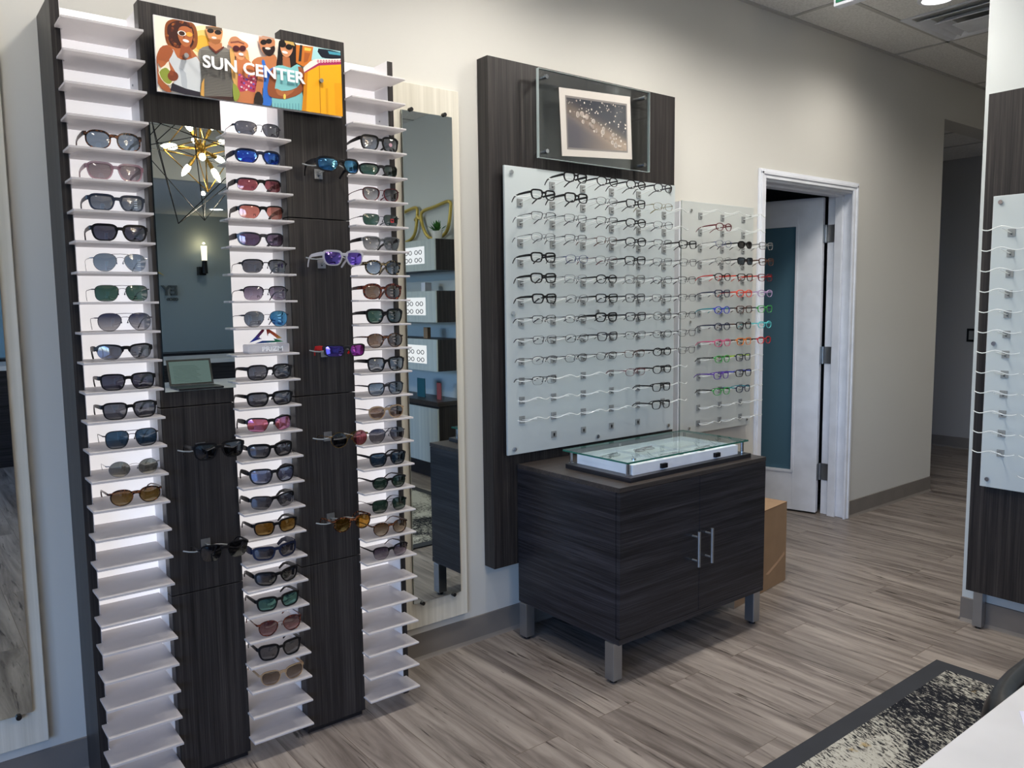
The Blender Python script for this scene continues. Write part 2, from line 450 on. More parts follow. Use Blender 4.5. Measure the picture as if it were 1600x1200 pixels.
# slab: hinge edge at (4.69,.175) swinging into the room
hx, hy = 4.727, .184; ang = math.radians(105.5); dx, dy = math.cos(ang), math.sin(ang); nx, ny = -dy, dx
def slabbox(mb, u0, u1, t0, t1, z0, z1):
    vs = []
    for z in (z0, z1):
        for (u, t) in ((u0, t0), (u1, t0), (u1, t1), (u0, t1)): vs.append((hx+dx*u+nx*t, hy+dy*u+ny*t, z))
    mb._add(vs, [(0, 3, 2, 1), (4, 5, 6, 7), (0, 1, 5, 4), (1, 2, 6, 5), (2, 3, 7, 6), (3, 0, 4, 7)])
s = MB(); UL = .875
slabbox(s, 0, .155, 0, .044, .012, 2.035); slabbox(s, UL-.155, UL, 0, .044, .012, 2.035)
slabbox(s, .155, UL-.155, 0, .044, .012, .27); slabbox(s, .155, UL-.155, 0, .044, 1.87, 2.035)
sl = s.build('door_slab', M['trim'], d, bev=.002)
s = MB()
for (a, b_, z0, z1) in ((.150, .165, .265, 1.875), (UL-.165, UL-.150, .265, 1.875)): slabbox(s, a, b_, -.005, .049, z0, z1)
slabbox(s, .15, UL-.15, -.005, .049, .262, .277); slabbox(s, .15, UL-.15, -.005, .049, 1.863, 1.878)
s.build('glass_bead', M['trim'], sl)
s = MB(); slabbox(s, .16, UL-.16, .018, .026, .27, 1.87)
gm = NT('smoked_door_glass'); bb = gm.bsdf(Roughness=.12); bb.inputs['Base Color'].default_value = srgb('#4d6c7c'); M['smoke'] = gm.surf(bb.outputs[0])
s.build('glass_pane', M['smoke'], sl)
for z in (1.81, 1.04, .28):
    h_ = MB(); h_.box(4.7352, 4.7385, .118, .172, z-.055, z+.055); h_.cyl((4.728, .176, z-.055), (4.728, .176, z+.055), .006)
    slabbox(h_, -.004, -.001, .003, .042, z-.055, z+.055)
    h_.build('hinge', M['steel'], d)
hd = MB(); slabbox(hd, UL-.09, UL-.05, .05, .056, .92, 1.16); slabbox(hd, UL-.08, UL-.06, .056, .10, 1.0, 1.02); slabbox(hd, UL-.19, UL-.06, .085, .10, .998, 1.02)
hd.build('door_handle', M['black_metal'], sl)
# white back-wall door seen in the left mirror, daylight blue put into its colour
d2 = empty('door_2', (.55, -8, 0)); struct(d2)
k = MB(); k.box(.25, .33, -8, -7.95, 0, 2.15); k.box(1.17, 1.25, -8, -7.95, 0, 2.15); k.box(.25, 1.25, -8, -7.95, 2.07, 2.15); k.build('casing', M['trim'], d2)
k = MB(); k.box(.33, 1.17, -7.985, -7.945, 0.01, 2.07); dd = k.build('door_slab', plain('daylight_blue_white_door', '#8fb4c6', .4), d2)
k = MB(); k.cyl((.42, -7.945, 1.0), (.42, -7.89, 1.0), .012); k.box(.41, .53, -7.90, -7.88, .99, 1.01); k.build('door_handle', M['steel'], dd)

# ------------------------------------------------------------------ sunglasses display
DX = .39
ds = empty('sunglasses_display', (DX, 0, 0))
tag(ds, 'tall charcoal wood sunglasses display with three lit white shelf columns and two dark pillars', 'display stand')
LIN = [(.414, .594), (.808, .990), (1.200, 1.374)]
SH_C = [.495, .893, 1.290]     # shelf centres
BK = -.118; SF = -.205; TOP = 2.205; TZ = 2.129; PITCH = .0793
for (a, b_) in LIN:
    bx('backlit_panel', M['backlit'], a-.004, b_+.004, BK, BK+.012, .02, TOP-.002, ds)
# side boards with white lining and dark front edges
def sideboard(x0, x1, white_sides, z0=0.0):
    bx('side_board', M['lam_v'], x0, x1, SF, -.002, z0, TOP, ds)
sideboard(.39, .412, 1, .0)
sideboard(.596, .612, 1); sideboard(.786, .804, 1); sideboard(.992, 1.010, 1); sideboard(1.180, 1.198, 1); sideboard(1.377, 1.396, 1)
for (a, b_) in LIN:
    for x in (a-.002, b_):
        bx('white_lining', M['white_side'], x, x+.002, SF+.001, BK, .02, TOP, ds)
bx('back_board', M['lam_v'], .412, 1.377, BK+.012, -.002, .02, TOP-.01, ds)
# pillars (floating front panels in four boards each)
for (a, b_) in ((.593, .801), (.990, 1.198)):
    zz = [.018, .566, 1.115, 1.668, 2.222] if a > .9 else [.018, .566, 1.115, 2.222]
    for z0, z1 in zip(zz[:-1], zz[1:]):
        if a < .9 and z0 > 1.1:
            p = MB(); p.box(a, b_, -.25, -.207, z0+.0012, z1-.0012)
        else:
            p = MB(); p.box(a, b_, -.25, -.207, z0+.0012, z1-.0012)
        p.build('pillar_panel', M['lam_v'], ds, bev=.0015)
    bx('plinth', M['edge'], a+.005, b_-.005, -.235, -.207, 0, .018, ds)
# shelves : wide front tongue with a narrower back
def shelf(cx, k, inner):
    z = TZ-PITCH*k; a, b_ = inner; w2 = .0965
    poly = [(cx-w2, -.302), (cx+w2, -.302), (cx+w2, -.2065), (b_-.003, -.2065), (b_-.003, BK-.001), (a+.003, BK-.001), (a+.003, -.2065), (cx-w2, -.2065)]
    s = MB(); s.prism(poly, 2, z-.006, z)
    return s.build('shelf', M['shelf'], ds, bev=.0015)
for ci in range(3):
    for k in range(0, 27):
        if ci == 1 and k < 3: continue
        shelf(SH_C[ci], k, LIN[ci])
# shelf pin holes / clips on the linings
for ci in range(3):
    for k in (1, 6, 7, 20):
        if ci == 1 and k < 3: continue
        q = MB(); x = LIN[ci][1]; z = TZ-PITCH*k-.03; q.cyl((x-.002, BK-.03, z), (x, BK-.03, z), .003, 10)
        q.build('screw', M['steel'], ds)
# holders on the pillars
def holder(x, y, z, parent, bar=True, dirx=0, L=.085, tilt=0):
    """clear square mount with a bowed rod; wall normal -y (dirx=0) or -x (dirx=1)"""
    X0_, Y0_ = x, y
    def tr(u, w_, z_):   # u along wall, w_ away from the wall
        return (X0_+u, Y0_-w_, z_) if not dirx else (X0_-w_, Y0_-u, z_)
    m = MB(); sq = .0135
    def tb(u0, u1, w0, w1, z0, z1):
        p0 = tr(u0, w0, z0); p1 = tr(u1, w1, z1); m.box(p0[0], p1[0], p0[1], p1[1], p0[2], p1[2])
    tb(-sq, sq, 0, .004, z-sq*1.1, z-sq*.5); tb(-sq, sq, 0, .004, z+sq*.5, z+sq*1.1); tb(-sq, -sq*.5, 0, .004, z-sq*.5, z+sq*.5); tb(sq*.5, sq, 0, .004, z-sq*.5, z+sq*.5)
    tb(-sq*.9, sq*.9, 0, .002, z-sq, z+sq)
    mo = m.build('holder', M['mount'] if parent is not ds else M['steel'], parent)
    r = MB(); r.tube([tr(0, .003, z), tr(0, .02, z+.001), tr(0, .06, z+.008), tr(0, .098, z+.014)], .0022, 6)
    if bar:
        pts = []
        for i in range(13):
            u = -L+2*L*i/12; q = u/L
            pts.append(tr(u, .100-.022*q*q, z+.015+.006*math.cos(q*PI*1.5)+tilt*q-.002*abs(q)))
        r.tube(pts, .0021, 6)
    r.build('clear_rod', M['rod'] if parent is not ds else M['mount'], mo, smooth=True)
    kk = MB(); kk.tube([tr(0, .004, z-.006), tr(0, .0065, z-.006)], .002, 8); kk.build('screw', M['black'], mo)
    return mo
HP = [(1.0945, z) for z in (1.806, 1.530, 1.250, .979, .711)]+[(.696, z) for z in (.991, .704)]
for x, z in HP: holder(x, -.25, z, ds)

# mirror inset of the first pillar
mi = empty('inset_mirror', (.7, -.25, 1.16)); tag(mi, 'narrow mirror inset in the dark pillar below the poster, reflecting a lamp and laptop', 'mirror')
bx('mirror_glass', M['mirror'], .606, .806, -.2565, -.2515, 1.160, 1.902, mi)
bx('backing', M['mirror_edge'], .605, .807, -.2515, -.2505, 1.159, 1.903, mi)

# ------------------------------------------------------------------ poster
def homog(src, dst):
    A = []
    for (x, y), (u, v) in zip(src, dst):
        A.append([x, y, 1, 0, 0, 0, -u*x, -u*y, u]); A.append([0, 0, 0, x, y, 1, -v*x, -v*y, v])
    n = 8
    for i in range(n):
        p = max(range(i, n), key=lambda r: abs(A[r][i])); A[i], A[p] = A[p], A[i]
        for r in range(n):
            if r != i:
                f = A[r][i]/A[i][i]
                for c in range(i, 9): A[r][c] -= f*A[i][c]
    h = [A[i][8]/A[i][i] for i in range(n)]
    def f(x, y):
        w_ = h[6]*x+h[7]*y+1; return ((h[0]*x+h[1]*y+h[2])/w_, (h[3]*x+h[4]*y+h[5])/w_)
    return f
PX0, PX1, PZ0, PZ1, PY = .622, 1.163, 1.979, 2.178, -.287
po = empty('poster', (.89, -.25, 2.08)); tag(po, 'glossy SUN CENTER poster of five laughing people in sunglasses beside a yellow van', 'poster')
bx('backing_board', plain('poster_white_edge', '#e8e4e4', .3), PX0, PX1, PY, PY+.006, PZ0, PZ1, po)
hf = homog([(50, 68), (1502, 345), (1522, 865), (85, 660)], [(PX0, PZ1), (PX1, PZ1), (PX1, PZ0), (PX0, PZ0)])
pm = MB(); layer = [0]
def clampuv(u, v): return (min(max(u, PX0+.0015), PX1-.0015), min(max(v, PZ0+.0015), PZ1-.0015))
def poly(pts, col, sm=0):
    """smooth closed outline on the poster face"""
    if sm:
        n = len(pts); out = []
        for i in range(n):
            p0, p1, p2, p3 = pts[i-1], pts[i], pts[(i+1) % n], pts[(i+2) % n]
            for k in range(sm):
                t = k/sm; a = []
                for d_ in (0, 1):
                    a.append(.5*((2*p1[d_])+(-p0[d_]+p2[d_])*t+(2*p0[d_]-5*p1[d_]+4*p2[d_]-p3[d_])*t*t+(-p0[d_]+3*p1[d_]-3*p2[d_]+p3[d_])*t**3))
                out.append(tuple(a))
        pts = out
    layer[0] += 1; y = PY-.00006*layer[0]; pm.cur = srgb(col)
    vs = [(lambda q: (q[0], y, q[1]))(clampuv(*hf(*p))) for p in pts]
    pm._add(vs, [tuple(range(len(vs)))])
def ell(cx, cy, rx, ry, col, rot=0, n=20):
    r = math.radians(rot); poly([(cx+rx*math.cos(t)*math.cos(r)-ry*math.sin(t)*math.sin(r), cy+rx*math.cos(t)*math.sin(r)+ry*math.sin(t)*math.cos(r)) for t in [2*PI*i/n for i in range(n)]], col)
poly([(40, 50), (1520, 330), (1540, 880), (70, 670)], '#fbf0dc')
ell(430, 270, 150, 120, '#fde7b4'); ell(430, 275, 100, 90, '#fbd27a'); ell(425, 285, 60, 60, '#fbb840')
ell(800, 300, 110, 140, '#fdf3e6')
# woman in white tank top
poly([(150, 130), (220, 100), (310, 110), (370, 150), (392, 230), (385, 310), (345, 345), (280, 350), (210, 335), (160, 300), (138, 220)], '#8a4a20', 4)
poly([(165, 150), (230, 115), (300, 125), (350, 165), (365, 240), (350, 310), (290, 340), (215, 325), (175, 280), (158, 210)], '#3e1a16', 4)
for i in range(26):
    t = i*.61; ell(262+112*math.cos(t)*(.8+.2*math.sin(i*3)), 222+112*math.sin(t)*(.85), 12, 9, ['#7a3a1c', '#5a2618', '#a05a28'][i % 3], i*40)
poly([(240, 330), (320, 320), (370, 370), (405, 430), (412, 560), (410, 665), (200, 600), (110, 480), (80, 420), (95, 345), (150, 305), (205, 318)], '#b8663a', 3)
poly([(262, 300), (330, 300), (345, 400), (250, 395)], '#9a4c2a')
poly([(300, 160), (345, 190), (352, 245), (335, 300), (300, 318), (262, 290), (238, 230), (250, 170)], '#b8683c', 4)
poly([(190, 345), (208, 345), (235, 400), (290, 420), (350, 405), (372, 395), (392, 405), (415, 480), (412, 670), (320, 655), (205, 600), (238, 540), (172, 430)], '#d2d6d8', 2)
poly([(250, 480), (300, 520), (310, 640), (270, 620), (262, 540)], '#b6bcc2', 2)
poly([(88, 420), (160, 440), (170, 420), (205, 350), (150, 306), (100, 330), (76, 400), (80, 480), (86, 600), (150, 668), (196, 655), (120, 575), (92, 500)], '#a85a34', 2)
poly([(92, 500), (140, 460), (168, 430), (182, 500), (236, 540), (180, 616), (130, 590), (100, 545)], '#f4ead2', 2)
poly([(96, 515), (140, 480), (172, 500), (200, 560), (178, 606), (130, 585)], '#8f9c3c', 2)
ell(202, 545, 42, 38, '#7c3a22', 20); ell(190, 520, 16, 22, '#8e4426', -20)
poly([(198, 598), (300, 640), (412, 668), (412, 705), (300, 690), (180, 655)], '#1c1a2c')
ell(268, 214, 34, 20, '#f4efe6', 15); ell(268, 215, 24, 17, '#3a2018', 15); ell(325, 222, 26, 18, '#e8a840', 15)
ell(300, 272, 26, 11, '#f6efe8', 18); ell(285, 242, 6, 10, '#8c4628', 10)
# man in striped shirt
poly([(405, 420), (400, 340), (470, 310), (525, 325), (580, 315), (630, 340), (655, 420), (660, 560), (668, 715), (430, 700), (420, 560)], '#86827a', 2)
for i in range(30):
    y0 = 345+i*12.2; poly([(412, y0), (650, y0+18), (652, y0+22), (413, y0+4)], '#4c4a48')
poly([(480, 305), (530, 355), (590, 312), (592, 324), (530, 371), (472, 318)], '#6a2a20')
poly([(470, 280), (575, 290), (578, 320), (530, 352), (482, 312)], '#c47c4e')
poly([(452, 165), (510, 160), (576, 180), (578, 240), (560, 285), (525, 298), (490, 275), (460, 225)], '#d99660', 3)
poly([(470, 250), (505, 262), (560, 260), (562, 284), (525, 300), (486, 276)], '#a8683c', 2)
poly([(450, 158), (575, 172), (576, 196), (450, 180)], '#6e5a48')
ell(487, 195, 26, 18, '#241a16', 8); ell(545, 207, 27, 18, '#241a16', 8); ell(515, 248, 20, 9, '#f4ece4', 8)
poly([(420, 600), (440, 560), (440, 705), (412, 690)], '#d4a050'); poly([(430, 700), (668, 705), (662, 745), (500, 720)], '#3a2020')
# woman with hat
poly([(636, 340), (668, 330), (676, 420), (690, 520), (720, 600), (690, 640), (655, 560), (645, 440)], '#dca860', 2)
poly([(765, 340), (780, 360), (790, 440), (775, 470), (758, 420)], '#dca860', 2)
poly([(685, 400), (760, 405), (825, 470), (848, 560), (835, 660), (820, 765), (690, 742), (690, 640), (700, 520)], '#c87a4c', 2)
poly([(668, 310), (755, 325), (765, 370), (740, 415), (705, 412), (672, 372)], '#e8a070', 3)
poly([(712, 520), (770, 560), (835, 540), (852, 610), (830, 670), (775, 655), (715, 665), (700, 590)], '#c04060', 2)
for i in range(26): ell(712+(i*37) % 130, 535+(i*23) % 120, 9, 7, ['#6a5ab8', '#f0d4d8', '#8a2040', '#e87a8a'][i % 4], i*30)
ell(700, 300, 80, 36, '#dc8a5a', 10); poly([(635, 290), (640, 250), (680, 238), (715, 260), (745, 290)], '#c88860', 3); poly([(640, 280), (700, 272), (748, 292), (746, 302), (700, 286), (640, 292)], '#8a4a3a')
ell(684, 332, 27, 23, '#4a1420', 10); ell(735, 330, 25, 22, '#4a1420', 10); ell(722, 376, 20, 11, '#fdf6f0', 15)
poly([(660, 600), (700, 640), (715, 690), (690, 740), (665, 720)], '#8f9c3c', 2)
# bearded man in blue
poly([(805, 435), (850, 400), (905, 395), (985, 380), (1005, 440), (1000, 560), (940, 600), (890, 640), (885, 760), (825, 750), (850, 560), (830, 480)], '#c47a4c', 2)
poly([(882, 430), (905, 425), (930, 500), (985, 470), (1000, 560), (975, 700), (955, 775), (893, 768), (900, 560)], '#2f70cc', 2)
poly([(862, 240), (975, 250), (982, 330), (950, 385), (915, 380), (880, 340)], '#c8845c', 3)
poly([(888, 318), (935, 326), (980, 310), (985, 350), (955, 388), (920, 384), (892, 352)], '#241416', 3); ell(930, 330, 22, 9, '#f4e4dc', 5)
poly([(858, 235), (985, 252), (980, 262), (860, 250)], '#c8a08a')
ell(897, 282, 26, 21, '#1c1214', -4); ell(938, 274, 24, 20, '#1c1214', -4)
poly([(835, 680), (868, 668), (895, 720), (885, 770), (825, 760)], '#201818', 2)
# woman in teal dress
poly([(1018, 272), (1060, 262), (1140, 285), (1160, 350), (1150, 510), (1105, 500), (1090, 420), (1045, 420), (1030, 500), (996, 480), (1012, 350)], '#1e1416', 3)
poly([(1045, 390), (1100, 400), (1110, 480), (1050, 478)], '#b06a44')
poly([(1030, 285), (1105, 290), (1125, 340), (1095, 392), (1055, 388), (1032, 345)], '#d8946a', 3)
poly([(1060, 268), (1130, 280), (1140, 310), (1120, 302), (1064, 284)], '#c8a860')
poly([(985, 470), (1050, 462), (1110, 480), (1160, 450), (1205, 500), (1195, 640), (1200, 812), (965, 782), (985, 640), (960, 540)], '#80c2c4', 2)
for i in range(9): poly([(985+i*23, 755), (990+i*23, 757), (992+i*23, 812), (986+i*23, 810)], '#5c9aa4')
poly([(958, 500), (990, 480), (1000, 560), (985, 640), (1040, 660), (1120, 650), (1185, 600), (1165, 470), (1210, 500), (1228, 600), (1185, 680), (1110, 712), (1060, 722), (980, 715), (935, 690), (930, 620)], '#93502e', 2)
poly([(995, 640), (1060, 668), (1140, 650), (1080, 700), (1010, 690)], '#b06a40', 2)
ell(1062, 705, 10, 22, '#e8d060', 0)
ell(1042, 297, 30, 24, '#120e10', 14); ell(1095, 318, 27, 22, '#120e10', 14); ell(1062, 360, 24, 10, '#fbf4f0', 15)
# van
poly([(1150, 300), (1295, 318), (1280, 430), (1205, 470), (1150, 440)], '#c8742c')
poly([(1180, 300), (1200, 304), (1190, 430), (1168, 430)], '#2c2a2a'); poly([(1215, 320), (1270, 330), (1262, 350), (1215, 345)], '#f2c050'); poly([(1215, 360), (1262, 366), (1240, 430), (1210, 440)], '#a85a2a')
poly([(1285, 315), (1515, 352), (1515, 420), (1300, 415), (1270, 420)], '#a6d4d8')
poly([(1325, 328), (1515, 362), (1515, 408), (1380, 405), (1340, 385)], '#181c2a', 2); poly([(1400, 348), (1515, 365), (1515, 385), (1410, 372)], '#4a9ab0')
poly([(1205, 480), (1260, 430), (1300, 412), (1515, 410), (1515, 455), (1330, 460), (1215, 520)], '#f2e6dc', 0)
poly([(1215, 512), (1330, 440), (1515, 436), (1518, 456), (1330, 462), (1215, 522)], '#a83060')
for i in range(9): ell(1322+i*22, 428, 9, 12, '#c04070', 0, 6); ell(1322+i*22, 428, 3, 5, '#f2e6dc', 0, 6)
poly([(1215, 522), (1330, 462), (1520, 456), (1530, 872), (1195, 822), (1212, 640)], '#f4ac1e')
poly([(1328, 462), (1334, 462), (1346, 840), (1339, 838)], '#c07c10'); poly([(1215, 522), (1240, 510), (1230, 824), (1198, 820)], '#d08414')
poly([(1380, 640), (1400, 640), (1405, 850), (1388, 846)], '#e09a18'); poly([(1450, 600), (1520, 600), (1526, 860), (1460, 850)], '#eaa018')
pm.build('printed_picture', M['print'], po, fix=False)
def text(body, name, mat, parent, loc, size, ext, rot=(PI/2, 0, 0), scale=(1, 1, 1), bold=0.0, align='LEFT'):
    cu = bpy.data.curves.new(name, 'FONT'); cu.body = body; cu.size = size; cu.extrude = ext; cu.offset = bold; cu.align_x = align; cu.resolution_u = 3
    tmp = bpy.data.objects.new('tmp', cu); COL.objects.link(tmp)
    dg = bpy.context.evaluated_depsgraph_get(); me = bpy.data.meshes.new_from_object(tmp.evaluated_get(dg))
    bpy.data.objects.remove(tmp); me.name = name
    o = bpy.data.objects.new(name, me); COL.objects.link(o); me.materials.clear(); me.materials.append(mat)
    from mathutils import Euler
    me.transform(Matrix.Translation(Vector(loc)-(origin_of(parent) if parent else Vector((0, 0, 0)))) @ Euler(rot).to_matrix().to_4x4() @ Matrix.Diagonal((*scale, 1)))
    if parent: o.parent = parent
    return o
tx = text('SUN CENTER', 'lettering', plain('letter_white', '#fbfbfb', .4), po, (.741, PY-.0135, 2.060), .0455, .0004, bold=.0012)
xs_ = [v.co.x for v in tx.data.vertices]; wd = max(xs_)-min(xs_); x_min = min(xs_)
for v in tx.data.vertices: v.co.x = x_min+(v.co.x-x_min)*(.300/wd)
for (a, b_) in ((292, 395), (1342, 583)):
    u, v_ = hf(a, b_); q = MB(); q.cyl((u, -.2505, v_), (u, PY-.019, v_), .0062, 16); q.build('standoff', M['steel'], po)

# ------------------------------------------------------------------ wall mirrors on whitewashed boards
def wall_mirror(x0, x1, mx0, mx1, label):
    e = empty('wall_mirror', ((x0+x1)/2, 0, .14)); tag(e, label, 'mirror', None)
    bx('wood_board', M['ash'], x0, x1, -.022, -.001, .140, 2.206, e, bev=.002)
    bx('mirror_glass', M['mirror'], mx0, mx1, -.032, -.027, .243, 2.103, e)
    bx('backing', M['mirror_edge'], mx0+.0, mx1-.0, -.0268, -.0222, .242, 2.104, e)
    for x in (mx0+.037, mx1-.035):
        for z, s_ in ((.239, -1), (2.108, 1)):
            q = MB(); q.cyl((x, -.0225, z), (x, -.040, z), .0075, 14); q.build('mirror_clip', M['black'], e)
wall_mirror(1.492, 1.788, 1.531, 1.749, 'tall mirror on a whitewashed wood board beside the sunglasses display, holding the room\'s reflection')
wall_mirror(-.008, .290, .035, .253, 'tall mirror on a pale wood board cut off at the far left of the photo')

# ------------------------------------------------------------------ main eyeglass wall panel and boards
wp = bx('wall_panel', M['lam_v'], 1.892, 2.985, -.07, -.001, .312, 2.348, bev=.0015)
tag(wp, 'tall charcoal wood panel on the wall behind the cabinet, carrying the frosted eyeglass board', 'wall panel')
fb = empty('eyeglass_board', (2.45, -.07, .783)); tag(fb, 'large frosted white acrylic board with six columns of clear rods on the dark panel', 'display board')
bx('frosted_panel', M['frost'], 1.945, 2.955, -.100, -.090, .783, 1.936, fb, bev=.001)
for x in (1.977, 2.446, 2.914):
    for z in (1.911, 1.357, .806):
        if x == 2.446 and z > 1.9: continue
        q = MB(); q.cyl((x, -.0705, z), (x, -.108, z), .0085, 16); q.build('standoff', M['chrome'], fb)
MX = [2.019+.1714*i for i in range(6)]; MZ = [1.875-.0793*k for k in range(14)]
for ci, x in enumerate(MX):
    for ri, z in enumerate(MZ):
        if ri == 0 and ci in (0, 5): continue
        if ri == 13:
            if ci in (0, 5): continue
            m = MB(); m.box(x-.0135, x+.0135, -.104, -.100, z-.0135, z+.0135); ho = m.build('holder', M['mount'], fb)
            q = MB(); q.box(x-.0035, x+.0035, -.1055, -.104, z-.007, z+.006); q.build('slot', M['black'], ho)
            continue
        holder(x, -.100, z, fb, L=.084)
sb = empty('eyeglass_board', (3.36, 0, .727)); tag(sb, 'smaller frosted acrylic board with three columns of clear rods beside the white door', 'display board')
M['frost2'] = frosted('greige_frosted_acrylic', '#cdd2d0', .2)
bx('frosted_panel', M['frost2'], 3.085, 3.665, -.034, -.026, .727, 1.885, sb, bev=.001)
for (x, z) in ((3.15, 1.84), (3.15, .758), (3.63, 1.84), (3.63, 1.294), (3.63, .756), (3.15, 1.294)):
    q = MB(); q.cyl((x, -.0005, z), (x, -.041, z), .0065, 14); q.build('standoff', M['chrome'], sb)
bx('post', M['trim'], 3.070, 3.078, -.03, -.0005, .74, 1.88, sb)
NX = [3.222, 3.397, 3.573]; NZ = [1.818-.0801*k for k in range(14)]
for x in NX:
    for z in NZ: holder(x, -.034, z, sb, L=.086)

# picture in clear glass above the board
gp = empty('framed_picture', (2.43, -.07, 2.15)); tag(gp, 'bokeh photograph on pinkish paper sandwiched in clear glass above the eyeglass board', 'picture')
bx('glass_pane', M['clear'], 2.102, 2.748, -.118, -.114, 1.977, 2.321, gp)
bx('glass_pane', M['clear'], 2.102, 2.748, -.127, -.123, 1.977, 2.321, gp)
e = MB()
for (a, b_, c_, d_) in ((2.1005, 2.7495, 1.9755, 1.9768), (2.1005, 2.7495, 2.3212, 2.3225), (2.1005, 2.1018, 1.9768, 2.3212), (2.7482, 2.7495, 1.9768, 2.3212)): e.box(a, b_, -.1275, -.1135, c_, d_)
e.build('glass_edge', M['edge_light'], gp)
pp = MB(); pp.cur = srgb('#e2d6d0'); pp.prism([(2.213, 2.266), (2.628, 2.288), (2.642, 2.022), (2.229, 1.996)], 1, -.1215, -.1205)
def onpap(u, v): # photo corners
    A, B, C_, D_ = (2.254, 2.232), (2.601, 2.247), (2.607, 2.055), (2.263, 2.033)
    t0 = (A[0]+(B[0]-A[0])*u, A[1]+(B[1]-A[1])*u); t1 = (D_[0]+(C_[0]-D_[0])*u, D_[1]+(C_[1]-D_[1])*u)
    return (t0[0]+(t1[0]-t0[0])*v, t0[1]+(t1[1]-t0[1])*v)
def pq(pts, col, l): pp.cur = col; pp._add([(p[0], -.1216-.00004*l, p[1]) for p in pts], [tuple(range(len(pts)))])
pq([onpap(-.02, -.04), onpap(1.02, -.04), onpap(1.02, 1.04), onpap(-.02, 1.04)], srgb('#8c8280'), 1)
N_ = 28; rr = random.Random(3)
def mixc(a, b_, t): return tuple(a[i]*(1-t)+b_[i]*t for i in range(4))
for i in range(N_):
    for j in range(N_):
        u, v = (i+.5)/N_, (j+.5)/N_; dd = v-(.22+.72*u); base_ = mixc(srgb('#35353f'), srgb('#45424a'), v)
        if dd > .1: base_ = mixc(srgb('#5c565e'), srgb('#a68f7e'), min(1, max(0, u*1.2-.2)*v))
        g = math.exp(-(dd/.16)**2); base_ = mixc(base_, srgb('#c8ab95'), g*(.25+.55*u))
        pq([onpap(i/N_, j/N_), onpap((i+1)/N_, j/N_), onpap((i+1)/N_, (j+1)/N_), onpap(i/N_, (j+1)/N_)], base_, 2)
for q_ in range(150):
    u = rr.random(); v = rr.random()
    band = abs(v-(.22+.72*u)) < .12
    if v > .3+.75*u: continue
    r_ = (rr.uniform(.008, .034) if band else rr.uniform(.004, .013))*(.5 if rr.random() < .3 else 1)
    c_ = mixc(srgb('#f4e8de'), srgb('#b09a90'), rr.random()*.9)
    n = 12; pts = []
    for k in range(n):
        t = 2*PI*k/n; uu = u+r_*math.cos(t); vv = v+r_*1.75*math.sin(t)
        pts.append(onpap(min(max(uu, 0), 1), min(max(vv, 0), 1)))
    pq(pts, c_, 3+q_ % 40)
    if r_ > .02:
        pts = [onpap(min(max(u+r_*.75*math.cos(2*PI*k/n), 0), 1), min(max(v+r_*1.3*math.sin(2*PI*k/n), 0), 1)) for k in range(n)]
        pq(pts, mixc(c_, srgb('#7c6e6a'), .55), 44+q_ % 40)
pp.build('photograph', M['print_paper'], gp, fix=False)
for (x, z) in ((2.140, 2.294), (2.712, 2.294), (2.140, 2.004), (2.712, 2.004)):
    q = MB(); q.cyl((x, -.0705, z), (x, -.134, z), .0085, 16); q.build('standoff', M['chrome'], gp)

# ------------------------------------------------------------------ cabinet
cb = empty('cabinet', (2.45, -.37, 0)); tag(cb, 'low charcoal wood two-door cabinet on steel legs in front of the eyeglass wall', 'cabinet')
CX0, CX1, CYB, CYF, CZ0, CZ1 = 2.010, 2.893, -.078, -.662, .158, .738
bx('side_panel', M['lam_h'], CX0, CX0+.018, CYF+.020, CYB, CZ0+.018, CZ1-.018, cb, bev=.001)
bx('side_panel', M['lam_h'], CX1-.018, CX1, CYF+.020, CYB, CZ0+.018, CZ1-.018, cb, bev=.001)
bx('back_panel', M['lam_h'], CX0+.018, CX1-.018, CYB-.01, CYB, CZ0+.018, CZ1-.018, cb)
bx('bottom_panel', M['lam_h'], CX0, CX1, CYF+.002, CYB, CZ0-.004, CZ0+.018, cb, bev=.001)
bx('cabinet_top', M['lam_top'], CX0, CX1, CYF, CYB, CZ1-.018, CZ1, cb, bev=.001)
mid = 2.457
for (a, b_, hxx) in ((CX0+.002, mid-.0012, 2.416), (mid+.0012, CX1-.002, 2.496)):
    dr = bx('door', M['lam_h'], a, b_, CYF, CYF+.0185, CZ0+.02, CZ1-.020, cb, bev=.001)
    h_ = MB(); h_.cyl((hxx, CYF-.032, .370), (hxx, CYF-.032, .509), .0062, 14)
    for z in (.392, .487): h_.cyl((hxx, CYF, z), (hxx, CYF-.032, z), .0045, 12)
    h_.build('handle', M['steel'], dr, smooth=False)
for (x, y) in ((2.0, -.64), (2.0, -.135), (2.855, -.64), (2.855, -.135)):
    x = max(x, 2.003)
    lg = bx('leg', M['steel'], x, x+.045, y, y+.045, .012, CZ0-.004, cb, bev=.0015)
    q = MB(); q.cyl((x+.0225, y+.0225, 0), (x+.0225, y+.0225, .012), .014, 14); q.build('foot', M['black'], lg)
